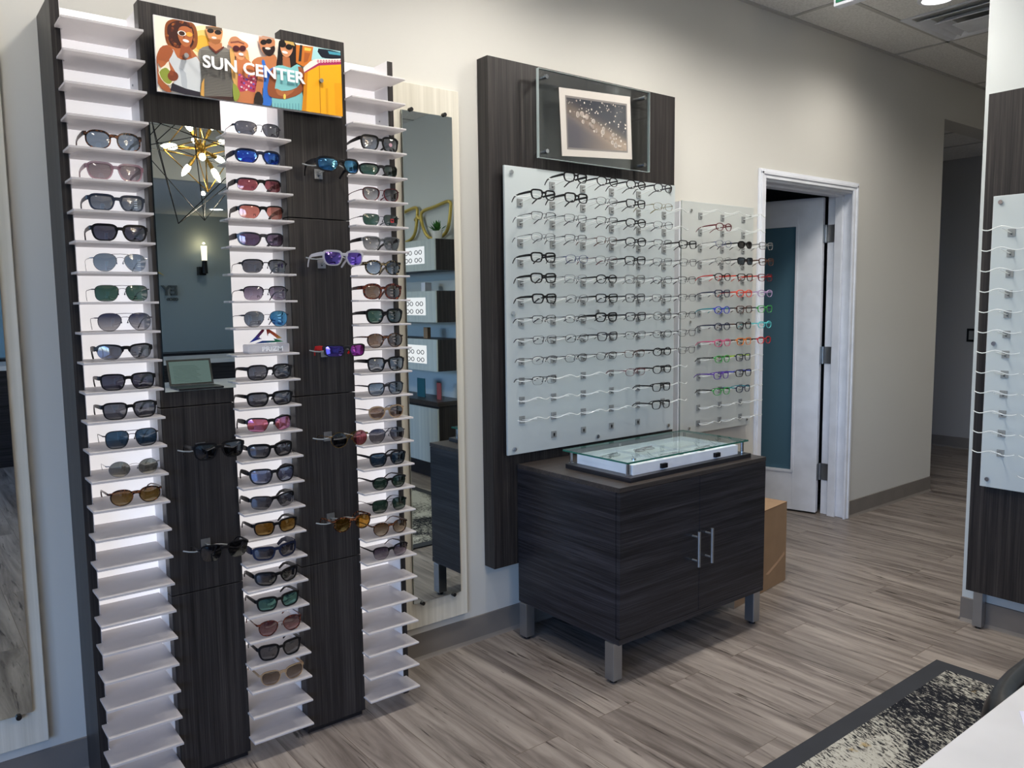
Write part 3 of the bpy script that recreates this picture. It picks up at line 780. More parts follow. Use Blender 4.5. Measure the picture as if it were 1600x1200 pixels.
# glass topped tray
tr_ = empty('display_tray', (2.465, -.45, CZ1)); tag(tr_, 'white eyeglass tray under a green-edged glass top on the cabinet', 'display case')
TZ0 = CZ1
bx('plinth', M['lam_h'], 2.100, 2.832, -.630, -.275, TZ0, TZ0+.018, tr_, bev=.001)
t_ = MB(); z0, z1 = TZ0+.018, .795
t_.box(2.140, 2.775, -.604, -.596, z0, z1); t_.box(2.140, 2.775, -.308, -.300, z0, z1); t_.box(2.140, 2.148, -.596, -.308, z0, z1); t_.box(2.767, 2.775, -.596, -.308, z0, z1); t_.box(2.148, 2.767, -.596, -.308, z0, z0+.022)
M['tray'] = plain('white_tray', '#e8ecf6', .3); M['tray'].node_tree.nodes  # plain even bluish white
t_.build('tray', M['tray'], tr_, bev=.001)
t_ = MB()
for k in (1, 2): x = 2.148+.619*k/3; t_.box(x-.0015, x+.0015, -.596, -.308, z0+.022, z1-.008)
for k in (1,): y = -.596+.288*k/2; t_.box(2.148, 2.767, y-.0015, y+.0015, z0+.022, z1-.008)
t_.build('divider', M['white_gloss'], tr_)
gt = bx('glass_top', M['pane_green'], 2.104, 2.836, -.612, -.255, .8045, .8105, tr_)
t_ = MB(); g0 = (2.1035, 2.8365, -.6125, -.2545)
t_.box(g0[0], g0[1], g0[2], g0[2]+.001, .8043, .8107); t_.box(g0[0], g0[1], g0[3]-.001, g0[3], .8043, .8107); t_.box(g0[0], g0[0]+.001, g0[2], g0[3], .8043, .8107); t_.box(g0[1]-.001, g0[1], g0[2], g0[3], .8043, .8107)
t_.build('glass_edge', M['glass_edge'], gt)
for (x, y) in ((2.124, -.594), (2.124, -.283), (2.818, -.594), (2.818, -.283), (2.40, -.283)):
    q = MB(); q.cyl((x, y, TZ0+.018), (x, y, .8045), .0065, 14); q.cyl((x, y, TZ0+.018), (x, y, TZ0+.021), .010, 14); q.build('post', M['chrome'], tr_)
q = MB(); q.cyl((2.165, -.585, .8107), (2.165, -.585, .8150), .009, 16); q.build('cap', M['chrome'], tr_)
for x in (2.305, 2.628):
    q = MB(); q.box(x-.016, x+.016, -.6165, -.604, .764, .782); q.build('latch', M['black_metal'], tr_, bev=.001)

# cardboard box, turned a few degrees
bo = empty('cardboard_box', (2.945, -.476, 0), math.radians(7.9)); tag(bo, 'plain brown cardboard box on the floor behind the cabinet, taped shut', 'box')
b = MB(); b.box(0, .519, 0, .31, 0, .402); b.build('carton', M['card'], bo, bev=.002, local=True)
b = MB(); b.box(.001, .518, .153, .157, .4022, .4032); b.box(.001, .518, -.0006, 0, .3985, .4005); b.build('flap_seam', plain('cardboard_dark_edge', '#6b4a30', .8), bo, local=True)
b = MB(); b._add([(.30, -.0008, .085), (.33, -.0008, .075), (.45, -.0008, .115), (.50, -.0008, .135), (.50, -.0008, .155), (.42, -.0008, .12)], [(0, 1, 2, 3, 4, 5)])
b.build('tape', plain('clear_tape', '#b9987a', .15), bo, local=True)

# ------------------------------------------------------------------ right stub wall board
rp = empty('eyeglass_stand', (3.57, -1.9, 0)); tag(rp, 'charcoal wood stand on steel legs at the right edge, carrying a blue-white board', 'display stand')
bx('wood_panel', M['lam_v'], 3.540, 3.598, -2.35, -1.215, .160, 2.207, rp, bev=.001)
for y in (-1.280, -2.30):
    lg = bx('leg', M['steel'], 3.545, 3.582, y, y+.036, .010, .16, rp, bev=.001)
    q = MB(); q.cyl((3.563, y+.018, 0), (3.563, y+.018, .010), .012, 12); q.build('foot', M['black'], lg)
rb = empty('eyeglass_board', (3.52, -1.75, .625)); tag(rb, 'frosted white board with empty clear rods on the charcoal stand at the right edge', 'display board')
bx('frosted_panel', M['frost'], 3.505, 3.515, -2.28, -1.2635, .625, 1.7975, rb, bev=.001)
for y in (-1.292, -2.25):
    for z in (1.772, 1.213, .658):
        q = MB(); q.cyl((3.5395, y, z), (3.497, y, z), .0085, 14); q.build('standoff', M['chrome'], rb)
for ci in range(2):
    for k in range(13):
        if ci == 0 and k > 11: continue
        holder(3.505, -1.336-.17*ci, 1.650-.0799*k, rb, dirx=1, L=.078)

# wall switch in the hall
sw = empty('light_switch', (7.77, .55, 1.06)); tag(sw, 'dark framed light switch on the far hall wall', 'switch')
bx('plate', M['black_metal'], 7.762, 7.77, .47, .55, .995, 1.115, sw, bev=.002); bx('rocker', plain('switch_grey', '#8a8a88', .4), 7.758, 7.762, .49, .53, 1.015, 1.095, sw)

# ------------------------------------------------------------------ ceiling fixtures
wm = emit('downlight_lens', (1, .93, .82, 1), 9.0)
def downlight(x, y, z, label, pw, col=(1, .94, .86), r=.075, spot=160, lamp=True):
    e = empty('ceiling_downlight', (x, y, z)); tag(e, label, 'ceiling light', 'recessed downlights')
    q = MB(); n = 28
    q.lathe((x, y, z), [(r+.02, 0), (r+.02, -.006), (r, -.009), (r-.004, -.004), (r-.006, 0)], n); q.build('trim_ring', M['trim'], e, smooth=False)
    q = MB(); q.lathe((x, y, z), [(r-.007, -.0005), (r-.007, -.004), (.001, -.0045)], n); q.build('light_lens', wm, e)
    if lamp:
        L_ = bpy.data.lights.new('downlight_lamp', 'SPOT'); L_.energy = pw; L_.color = col; L_.spot_size = math.radians(spot); L_.spot_blend = .85; L_.shadow_soft_size = .10
        o = bpy.data.objects.new('downlight_lamp', L_); COL.objects.link(o); o.parent = e; o.location = (0, 0, -.03)
    return e
PW = 28
spots = [(-1.6, -1.15, .6), (.05, -.62, .8), (.95, -.72, 1.25), (1.85, -.62, 1.25), (2.75, -.72, 1.7), (3.38, -.85, 1.1), (3.0, -1.9, .35), (1.4, -2.2, .5), (-1.6, -3.4, .3), (.2, -3.2, .3), (2.6, -3.6, .3), (-1.6, -4.7, .3), (2.6, -4.8, .3)]
for x, y, p_ in spots:
    downlight(x, y, H, 'round recessed downlight in the white ceiling above the sales floor', PW*p_)
e = downlight(4.37, -.62, H, 'round recessed downlight in the hall ceiling next to the air vent', 26)
e = downlight(3.05, -7.2, 2.5, 'round recessed downlight in the lowered ceiling by the logo wall', 7)
e = downlight(6.3, -1.6, H, 'round recessed downlight in the hall ceiling beyond the charcoal stand', 34)
# air vent
av = empty('air_vent', (4.83, -.64, H)); tag(av, 'square white ceiling air diffuser with nested frames above the hall', 'vent')
for i, (r0, r1, z) in enumerate(((.295, .255, -.006), (.235, .185, -.022), (.165, .120, -.034), (.10, 0, -.042))):
    q = MB(); x, y = 4.83, -.64
    if r1 == 0: q.box(x-r0, x+r0, y-r0, y+r0, H+z, H+z+.004)
    else:
        def fr(ra, za, rb_, zb):
            vs = [(x-ra, y-ra, za), (x+ra, y-ra, za), (x+ra, y+ra, za), (x-ra, y+ra, za), (x-rb_, y-rb_, zb), (x+rb_, y-rb_, zb), (x+rb_, y+rb_, zb), (x-rb_, y+rb_, zb)]
            vs += [(a, b_, c_+.003) for a, b_, c_ in vs]
            q._add(vs, [(0, 1, 5, 4), (1, 2, 6, 5), (2, 3, 7, 6), (3, 0, 4, 7), (8, 9, 13, 12), (9, 10, 14, 13), (10, 11, 15, 14), (11, 8, 12, 15)]+[(k, (k+1) % 4, (k+1) % 4+8, k+8) for k in range(4)]+[(4+k, 4+(k+1) % 4, 12+(k+1) % 4, 12+k) for k in range(4)])
        fr(r0, H+z, r1, H-.002)
    q.build('vane' if i else 'frame', M['trim'], av)
bx('duct_opening', plain('duct_grey', '#a0a09e', .8), 4.83-.25, 4.83+.25, -.64-.25, -.64+.25, H-.0015, H-.0005, av)
# exit sign
ex = empty('exit_sign', (3.30, -.95, H)); tag(ex, 'green and white emergency exit sign hanging from the ceiling at the top edge', 'sign')
bx('housing', M['trim'], 3.27, 3.315, -1.03, -.69, 2.635, 2.83, ex, bev=.004)
bx('sign_face', plain('exit_green', '#0d7a54', .4), 3.266, 3.270, -1.018, -.702, 2.648, 2.818, ex)
q = MB(); q.cur = srgb('#e8fbf8')
X_ = 3.2655
q.box(X_-.0008, X_, -.83, -.722, 2.655, 2.80)   # doorway
q.build('doorway_symbol', plain('sign_white', '#e6fbfa', .4, Emission_Color=(.85, 1, 1, 1), Emission_Strength=.6), ex)
q = MB(); Yc = -.80
q.ball((X_-.002, Yc, 2.785), .010, 6); q.tube([(X_-.002, Yc, 2.775), (X_-.002, Yc+.01, 2.735)], .009, 8); q.tube([(X_-.002, Yc+.01, 2.735), (X_-.002, Yc-.02, 2.712), (X_-.002, Yc-.005, 2.675)], .005, 6); q.tube([(X_-.002, Yc+.01, 2.735), (X_-.002, Yc+.04, 2.715), (X_-.002, Yc+.06, 2.69)], .005, 6); q.tube([(X_-.002, Yc, 2.768), (X_-.002, Yc-.03, 2.76), (X_-.002, Yc-.045, 2.74)], .004, 6); q.tube([(X_-.002, Yc, 2.768), (X_-.002, Yc+.03, 2.755), (X_-.002, Yc+.04, 2.77)], .004, 6)
q.build('running_figure_symbol', plain('exit_green', '#0d7a54'), ex)
q = MB(); q.cyl((3.292, -.86, 2.83), (3.292, -.86, H), .012, 12); q.build('stem', M['trim'], ex)

# ------------------------------------------------------------------ rug, desk, chair
ru = empty('area_rug', (2.0, -2.05, 0)); tag(ru, 'black bordered rug with abstract off-white and gold strokes on the plank floor', 'rug')
RX0, RX1, RY0, RY1 = .75, 3.10, -2.80, -1.297
bx('rug_field', M['rug'], RX0+.065, RX1-.065, RY0+.065, RY1-.065, 0.0008, .0095, ru)
q = MB(); q.box(RX0, RX1, RY1-.065, RY1, .0005, .009); q.box(RX0, RX1, RY0, RY0+.065, .0005, .009); q.box(RX0, RX0+.065, RY0+.065, RY1-.065, .0005, .009); q.box(RX1-.065, RX1, RY0+.065, RY1-.065, .0005, .009)
q.build('border', M['rug_border'], ru)
dk = empty('desk', (1.75, -2.5, 0)); tag(dk, 'white topped desk cut off at the lower right corner of the photo', 'desk')
bx('desk_top', M['white'], 1.00, 2.55, -2.98, -2.135, .722, .750, dk, bev=.002)
bx('side_panel', M['lam_v'], 1.04, 1.065, -2.94, -2.2, .0098, .722, dk); bx('side_panel', M['lam_v'], 2.485, 2.51, -2.94, -2.2, .0098, .722, dk)
bx('modesty_panel', M['lam_h'], 1.065, 2.485, -2.92, -2.90, .15, .722, dk)
pa = MB(); pa.prism([(1.20, -2.245), (1.36, -2.165), (1.52, -2.36), (1.34, -2.46)], 2, .7502, .7512)
pa = pa.build('paper_sheet', plain('bluish_paper', '#dcdcf4', .5)); tag(pa, 'bluish white sheet of paper lying on the white desk', 'paper')
# barrel-back chair tucked at the far side of the desk
ch = empty('chair', (1.725, -2.29, .0095)); tag(ch, 'black rounded barrel-back chair tucked behind the white desk', 'chair')
q = MB(); a_, b__ = .360, .265; cx, cy = 1.725, -2.305; vs = []; nn = 28; prof = [(0, .40), (-.012, .54), (.0, .665), (.012, .695), (.030, .703), (.048, .692), (.058, .64), (.055, .40)]
for i in range(nn+1):
    t = -.10*PI+1.2*PI*i/nn
    c_, s_ = math.cos(t), math.sin(t); e_ = .62
    ux = math.copysign(abs(c_)**e_, c_); uy = math.copysign(abs(s_)**e_, s_)
    for (o_, z) in prof: vs.append((cx+(a_-o_)*ux, cy+(b__-o_)*uy, z))
m_ = len(prof); fs = [(i*m_+k, i*m_+(k+1) % m_, (i+1)*m_+(k+1) % m_, (i+1)*m_+k) for i in range(nn) for k in range(m_)]
fs += [tuple(range(m_)), tuple(nn*m_+k for k in range(m_-1, -1, -1))]
q._add(vs, fs); q.build('backrest', plain('black_vinyl', '#111317', .32), ch, smooth=True)
q = MB(); pl = []
for i in range(28):
    t = 2*PI*i/28; c_, s_ = math.cos(t), math.sin(t); pl.append((cx+.285*math.copysign(abs(c_)**.6, c_), cy-.03+.23*math.copysign(abs(s_)**.6, s_)))
q.prism(pl, 2, .40, .47); q.build('seat', plain('black_vinyl', '#111317', .32), ch, bev=.012)
for (sx, sy) in ((-1, -1), (1, -1), (-1, 1), (1, 1)):
    q = MB(); q.tube([(cx+sx*.22, cy-.02+sy*.17, .41), (cx+sx*.25, cy-.02+sy*.19, .0105)], [.016, .011], 10); q.build('leg', M['black_metal'], ch)

# ------------------------------------------------------------------ glasses
def cat_closed(pts, sm=4):
    n = len(pts); out = []
    for i in range(n):
        p0, p1, p2, p3 = pts[i-1], pts[i], pts[(i+1) % n], pts[(i+2) % n]
        for k in range(sm):
            t = k/sm
            out.append(tuple(.5*((2*p1[d])+(-p0[d]+p2[d])*t+(2*p0[d]-5*p1[d]+4*p2[d]-p3[d])*t*t+(-p0[d]+3*p1[d]-3*p2[d]+p3[d])*t**3) for d in (0, 1)))
    return out
def shape_pts(e, taper=0.0, cut=0.0, rake=0.0, lift=0.0, n=36):
    """lens outline, outer side at +x: superellipse, narrowed below, inner lower corner cut, swept up outward"""
    out = []
    for i in range(n):
        t = 2*PI*i/n; c, s_ = math.cos(t), math.sin(t)
        x = math.copysign(abs(c)**e, c); z = math.copysign(abs(s_)**e, s_)
        x2 = x*(1+taper*z*.5-(taper*.5 if z < 0 else 0)*abs(z))
        if x < 0 and z < .3: x2 *= 1-cut*min(1, (.3-z)/1.3)**1.3
        z2 = z+rake*x
        if x > 0 and z > 0: z2 += lift*x*x*z
        out.append((x2, z2))
    return out
SHAPES = {
 'rect': shape_pts(.52, .12, .16, .03), 'way': shape_pts(.58, .17, .12, 0, .10), 'round': shape_pts(1.0), 'panto': shape_pts(.86, .12, .08),
 'avi': shape_pts(.80, .10, .34), 'navi': shape_pts(.60, .06, .24), 'sport': shape_pts(.64, .12, .30, .09), 'blade': shape_pts(.55, .04, .42, .09),
 'cat': shape_pts(.72, .14, .14, .03, .16), 'oval': shape_pts(.80, .04, .05),
}
_gm = {}
def glasses_meshes(st, sm=4):
    """meshes for one style, origin under the bridge on the shelf surface; front faces -Y"""
    key = tuple(sorted((k, v) for k, v in st.items() if k not in ('frame', 'lens', 'temple', 'lens2', 'sticker')))
    if (key, sm) in _gm: return _gm[(key, sm)]
    lw, lh, br = st.get('lw', .054), st.get('lh', .042), st.get('br', .018)
    t, dp, wrap = st.get('t', .0035), st.get('d', .004), st.get('wrap', .006)
    cx, cz = br/2+lw/2, lh/2+t
    W = cx+lw/2+st.get('end', .005)
    def yc(x): return wrap*(x/.067)**2
    base = SHAPES[st['shape']][::(1 if sm > 3 else 2)]
    fr = MB(); lens = []
    for sgn in (-1, 1):
        o_ = [(cx+p[0]*lw/2, cz+p[1]*lh/2) for p in base]
        n = len(o_); rings = []
        for i, p in enumerate(o_):
            a, b_ = o_[i-1], o_[(i+1) % n]; tx_, tz_ = b_[0]-a[0], b_[1]-a[1]; L = math.hypot(tx_, tz_) or 1
            nx_, nz_ = tz_/L, -tx_/L
            if nx_*(p[0]-cx)+nz_*(p[1]-cz) < 0: nx_, nz_ = -nx_, -nz_
            up_ = (p[1]-cz)/(lh/2)
            tt = t
            if st.get('half'): tt = t if up_ > .15 else max(.0007, t*.12)
            elif st.get('brow'): tt = t*(1.6 if up_ > 0 else .75)
            elif not st.get('thin'): tt = t*(1+.45*max(0, up_)-.15*max(0, -up_))
            tout = tt*.7; tin = tt*.3
            dd = dp if not (st.get('half') and up_ <= .15) else .001
            q = []
            for (r_, yy) in ((tout, -dd/2), (tout, dd/2), (-tin, dd/2), (-tin, -dd/2)):
                x = p[0]+nx_*r_; z = p[1]+nz_*r_; q.append((sgn*x, yc(x)+yy, z))
            rings.append(q)
        vs = [v for q in rings for v in q]
        fr._add(vs, [(i*4+k, i*4+(k+1) % 4, ((i+1) % n)*4+(k+1) % 4, ((i+1) % n)*4+k) for i in range(n) for k in range(4)])
        lm = MB(); c0 = (sgn*cx, yc(cx)-.0022, cz)
        f1 = [(sgn*x, yc(x)-.0004, z) for x, z in o_]; f2 = [(sgn*(cx+(x-cx)*.55), yc(cx+(x-cx)*.55)-.0017, cz+(z-cz)*.55) for x, z in o_]
        lm._add(f1+f2+[c0], [(i, (i+1) % n, n+(i+1) % n, n+i) for i in range(n)]+[(n+i, n+(i+1) % n, 2*n) for i in range(n)])
        lens.append(lm)
    ib = br/2
    bz = cz+lh/2*st.get('bh', .45)
    if st.get('thin'):
        r_ = max(t*.45, .0008)
        fr.tube([(-ib-.003, yc(ib), bz), (-ib*.5, yc(0)-.002, bz+.003), (ib*.5, yc(0)-.002, bz+.003), (ib+.003, yc(ib), bz)], r_, 6)
        if st.get('double'): fr.tube([(-ib-.012, yc(ib), cz+lh*.47), (0, yc(0)-.002, cz+lh*.49), (ib+.012, yc(ib), cz+lh*.47)], r_, 6)
        for s_ in (-1, 1): fr.tube([(s_*(ib+.001), yc(ib)+.001, bz-.002), (s_*(ib-.001), yc(ib)+.007, bz-.008), (s_*(ib-.001), yc(ib)+.008, bz-.014)], [.0006, .0008, .0022], 5)
    else:
        bt = st.get('bt', max(t*1.9, .0028))
        fr.ribbon([(-ib-.003, yc(ib), bz-.001), (-ib*.4, yc(0)-.001, bz+.0015), (ib*.4, yc(0)-.001, bz+.0015), (ib+.003, yc(ib), bz-.001)], [bt*1.25, bt, bt, bt*1.25], [dp]*4)
    hz = cz+lh/2*st.get('hh', .5); th = st.get('th', .010)
    ye = yc(W)
    for s_ in (-1, 1):   # end pieces
        fr.ribbon([(s_*(cx+lw/2*.93), yc(cx+lw/2), hz), (s_*W, ye+.001, hz), (s_*(W+.001), ye+.007, hz)], [min(th*1.1, .013), min(th, .012), min(th, .012)], [max(t, .0022)]*3, up=Vector((0, 0, 1)))
    temps = []
    L = st.get('L', .142); tt = st.get('tt', .0032)
    for s_ in (-1, 1):
        tm = MB(); dz = hz-.0035
        pts = [(s_*(W+.001), ye+.006, hz), (s_*(W+.001), ye+.03, hz-.0005), (s_*(W+.0005), ye+.065, hz-.002), (s_*(W-.002), ye+L*.68, hz-.005), (s_*(W-.005), ye+L*.80, hz-dz*.35), (s_*(W-.008), ye+L*.90, hz-dz*.70), (s_*(W-.011), ye+L*.97, hz-dz)]
        hs = [th, th*.95, th*.8, th*.62, th*.55, th*.55, th*.4]
        if st.get('thin'): hs = [max(th, .002)*.8, .0018, .0016, .0018, .0038, .0042, .003]
        if st.get('bulk'): hs = [th*1.2, th*1.35, th*1.1, th*.8, th*.7, th*.65, th*.5]
        tm.ribbon(pts, hs, [tt]*7); temps.append(tm)
    def mk(mb, nm, smooth):
        me = bpy.data.meshes.new(nm); me.from_pydata([tuple(v) for v in mb.v], [], mb.f)
        bm = bmesh.new(); bm.from_mesh(me); bmesh.ops.recalc_face_normals(bm, faces=bm.faces); bm.to_mesh(me); bm.free()
        if smooth: me.polygons.foreach_set('use_smooth', [True]*len(me.polygons))
        return me
    zmin = min(min(v[2] for v in mb.v) for mb in [fr]+lens+temps)
    for mb in [fr]+lens+temps: mb.v = [(v[0], v[1], v[2]-zmin) for v in mb.v]
    cz -= zmin
    res = (mk(fr, 'frame', False), [mk(l, 'lens', True) for l in lens], [mk(t_, 'temple', False) for t_ in temps], dict(cx=cx, cz=cz, lw=lw, lh=lh, yc=yc, bottom=cz-lh/2-t))
    _gm[(key, sm)] = res
    return res
_mm = {}
def with_mat(me, mat):
    k = (me.name, mat.name)
    if k not in _mm:
        c = me.copy(); c.materials.append(mat); _mm[k] = c
    return _mm[k]
sticker_dark = plain('sticker_dark', '#0c0c10', .4); sticker_light = plain('sticker_light', '#c8d4dc', .4); sticker_red = plain('sticker_red', '#c4383c', .4)
def make_glasses(name, st, loc, rz, label, group, cat='sunglasses', sm=4):
    fm, lm, tm, info = glasses_meshes(st, sm)
    e = empty(name, loc, rz); tag(e, label, cat, group)
    def ob(nm, me, mat):
        o = bpy.data.objects.new(nm, with_mat(me, mat)); COL.objects.link(o); o.parent = e; return o
    ob('frame', fm, st['frame'])
    lo = [ob('lens', lm[0], st['lens']), ob('lens', lm[1], st.get('lens2', st['lens']))]
    for k in (0, 1): ob('temple', tm[k], st.get('temple', st['frame']))
    sk = st.get('sticker')
    if sk:
        cx, cz, lw, lh = info['cx'], info['cz'], info['lw'], info['lh']
        if sk == 'logo':
            q = MB(); x, z = -cx+lw*.22, cz-lh*.22; y = info['yc'](cx)-.0035
            q.box(x-.0035, x+.0035, y, y+.0004, z+.0022, z+.0032); q.box(x-.0035, x+.0035, y, y+.0004, z-.0008, z+.0004)
            q.box(x-.0035, x-.0025, y, y+.0004, z-.0045, z+.0032); q.box(x+.0020, x+.0032, y, y+.0004, z-.0045, z+.0004)
            q.build('lens_sticker', sticker_dark, lo[0], local=True)
        elif sk == 'red':
            q = MB(); x, z = cx+lw*.05, cz; y = info['yc'](cx)-.004; q.box(x-.006, x+.006, y, y+.0004, z-.006, z+.006); s1 = q.build('lens_sticker', sticker_red, lo[1], local=True)
            q = MB(); q.box(x-.004, x+.004, y-.0003, y, z-.0025, z+.003); q.build('sticker_print', sticker_dark, lo[1], local=True)
        elif sk == 'disc':
            q = MB(); x, z = cx+lw*.0, cz; y = info['yc'](cx)-.0038; q.cyl((x, y, z), (x, y+.0004, z), .0062, 18); q.build('lens_sticker', plain('sticker_pink', '#b8929c', .4), lo[1], local=True)
        elif sk == 'strip':
            q = MB(); x, z = cx+lw*.16, cz; y = info['yc'](cx)-.0028
            for i_ in range(4): q.box(x-.004, x+.004, y, y+.0004, z-.010+i_*.0055, z-.008+i_*.0055)
            q.build('lens_sticker', sticker_light, lo[1], local=True)
    return e

# frame and lens materials
F = {k: plain('frame_'+k, c, r, m) for k, (c, r, m) in dict(
    black=('#0d0d10', .35, 0), matte=('#17171b', .6, 0), navy=('#1a2340', .35, 0), gun=('#4a4a50', .3, .9), silver=('#b0b2b6', .25, 1), gold=('#b8934c', .25, 1),
    greyblue=('#333a48', .35, 0), brown=('#4a2c20', .35, 0), tan=('#caa27c', .35, 0), dred=('#5c1622', .35, 0), red=('#c02424', .35, 0), coral=('#e0482c', .35, 0), pink=('#d05a80', .35, 0), orange=('#d87a2c', .35, 0),
    green=('#3c9a48', .35, 0), lime=('#a8c838', .35, 0), teal=('#2a8a94', .35, 0), cyan=('#5cc8cc', .35, 0), purple=('#5c3c98', .35, 0), blue=('#2c3cb8', .35, 0), lilac=('#b09ac0', .35, 0), olive=('#7c7650', .3, .5), grey=('#5c5e62', .3, .6), bluewire=('#3a4a7c', .3, .5)).items()}
def tort(name, a, b_, c_):
    t = NT(name); f = t.noise(t.coords((1, 1, 1)), 170, 3, .6); b = t.bsdf(Roughness=.25)
    t.l(t.ramp(f, [(.42, srgb(a)), (.52, srgb(b_)), (.6, srgb(c_))]), b.inputs['Base Color']); return t.surf(b.outputs[0])
F['tort'] = tort('frame_tortoise', '#160c0a', '#2a1610', '#8a5230'); F['rtort'] = tort('frame_red_tortoise', '#2a0e0c', '#5c2018', '#8c4428')
F['btort'] = tort('frame_black_tortoise', '#0e0e10', '#1c1814', '#b09a70')
def clearframe(name, c): return glassy(name, srgb(c), rough=.08)
F['clear'] = frosted('frame_clear_plastic', '#dcdce4', .4, .45, .1); F['pinkclear'] = frosted('frame_clear_pink', '#c49aa4', .4, .35, .12); F['smokeclear'] = frosted('frame_clear_grey', '#8c8e8e', .4, .4, .12)
F['beige'] = frosted('frame_beige_plastic', '#d4b48c', .3, .2, .15)
def lin(*c): return tuple(c)+(1,)
Ld = {
 'grey': lens_mat('lens_grey', lin(.10, .10, .12), lin(.14, .14, .16)),
 'dark': lens_mat('lens_dark', lin(.055, .052, .075), lin(.075, .07, .10)),
 'black': lens_mat('lens_black', lin(.02, .02, .025), lin(.03, .03, .035)),
 'green': lens_mat('lens_green', lin(.035, .085, .06), lin(.05, .11, .08)),
 'bluegrey': lens_mat('lens_blue_grey', lin(.17, .23, .30), lin(.28, .34, .42), .14),
 'brownfade': lens_mat('lens_brown_fade', lin(.18, .14, .15), lin(.42, .34, .34)),
 'mirrorgrey': lens_mat('lens_grey_mirror', lin(.12, .13, .15), lin(.20, .22, .26), .22),
 'nightfade': lens_mat('lens_navy_fade', lin(.04, .045, .09), lin(.42, .40, .40)),
 'blue': lens_mat('lens_blue', lin(.03, .065, .11), lin(.04, .08, .13)),
 'silver': lens_mat('lens_silver_mirror', lin(.20, .20, .17), lin(.28, .27, .22), .28, lin(.9, .87, .78)),
 'amberfade': lens_mat('lens_amber_fade', lin(.10, .03, .008), lin(.62, .40, .10)),
 'bluemirror': lens_mat('lens_blue_mirror', lin(.02, .07, .5), lin(.05, .06, .7), .45, lin(.15, .4, 1)),
 'skymirror': lens_mat('lens_sky_mirror', lin(.03, .16, .30), lin(.03, .10, .45), .55, lin(.25, .65, 1)),
 'rose': lens_mat('lens_rose', lin(.30, .07, .09), lin(.40, .10, .12), .12, lin(1, .6, .6)),
 'coral': lens_mat('lens_coral', lin(.62, .20, .15), lin(.80, .28, .22), .12, lin(1, .7, .6)),
 'plum': lens_mat('lens_plum', lin(.09, .06, .10), lin(.14, .09, .15), .12, lin(.9, .7, .9)),
 'plumfade': lens_mat('lens_plum_fade', lin(.07, .05, .09), lin(.45, .36, .46), .1),
 'pinkmirror': lens_mat('lens_pink_mirror', lin(.62, .16, .16), lin(.85, .25, .28), .35, lin(1, .5, .9)),
 'violet': lens_mat('lens_violet_mirror', lin(.03, .02, .30), lin(.10, .02, .5), .45, lin(.45, .3, 1)),
 'magenta': lens_mat('lens_magenta_mirror', lin(.12, .01, .12), lin(.18, .02, .2), .35, lin(.9, .2, .9)),
 'prizmsnow': lens_mat('lens_violet_grey', lin(.22, .25, .36), lin(.30, .28, .42), .3, lin(.7, .8, 1)),
 'amber': lens_mat('lens_amber', lin(.34, .15, .02), lin(.50, .24, .04), .14, lin(1, .8, .4)),
 'jade': lens_mat('lens_jade', lin(.04, .13, .14), lin(.07, .20, .20), .2, lin(.5, 1, .9)),
 'pinkfade': lens_mat('lens_pink_fade', lin(.16, .045, .06), lin(.62, .26, .28), .1),
 'brown': lens_mat('lens_brown', lin(.12, .06, .03), lin(.42, .30, .24), .1),
 'brownd': lens_mat('lens_deep_brown', lin(.13, .08, .05), lin(.26, .18, .13), .1),
 'greyfade': lens_mat('lens_grey_fade', lin(.05, .05, .055), lin(.42, .42, .42), .1),
 'bluefade': lens_mat('lens_blue_fade', lin(.05, .09, .15), lin(.40, .50, .60), .1),
 'tanfade': lens_mat('lens_tan_fade', lin(.16, .08, .035), lin(.78, .62, .42), .1),
 'clear': glassy('lens_clear', lin(.97, .975, .975), ior=1.45),
}
def S(shape, frame, lens, **k):
    d_ = dict(shape=shape, frame=F[frame], lens=Ld[lens]); 
    for kk, v in k.items():
        if kk == 'temple': v = F[v]
        if kk == 'lens2': v = Ld[v]
        d_[kk] = v
    return d_
WIRE = dict(t=.0013, d=.0016, thin=1, th=.003, tt=.0012, wrap=.007)
ACE = dict(t=.0042, d=.0045, th=.011, tt=.0035, bt=.0085, bh=.5, hh=.62)
SPT = dict(t=.0032, d=.0045, wrap=.020, th=.011, bulk=1, tt=.004, end=.003, bt=.0095, bh=.58, hh=.55)
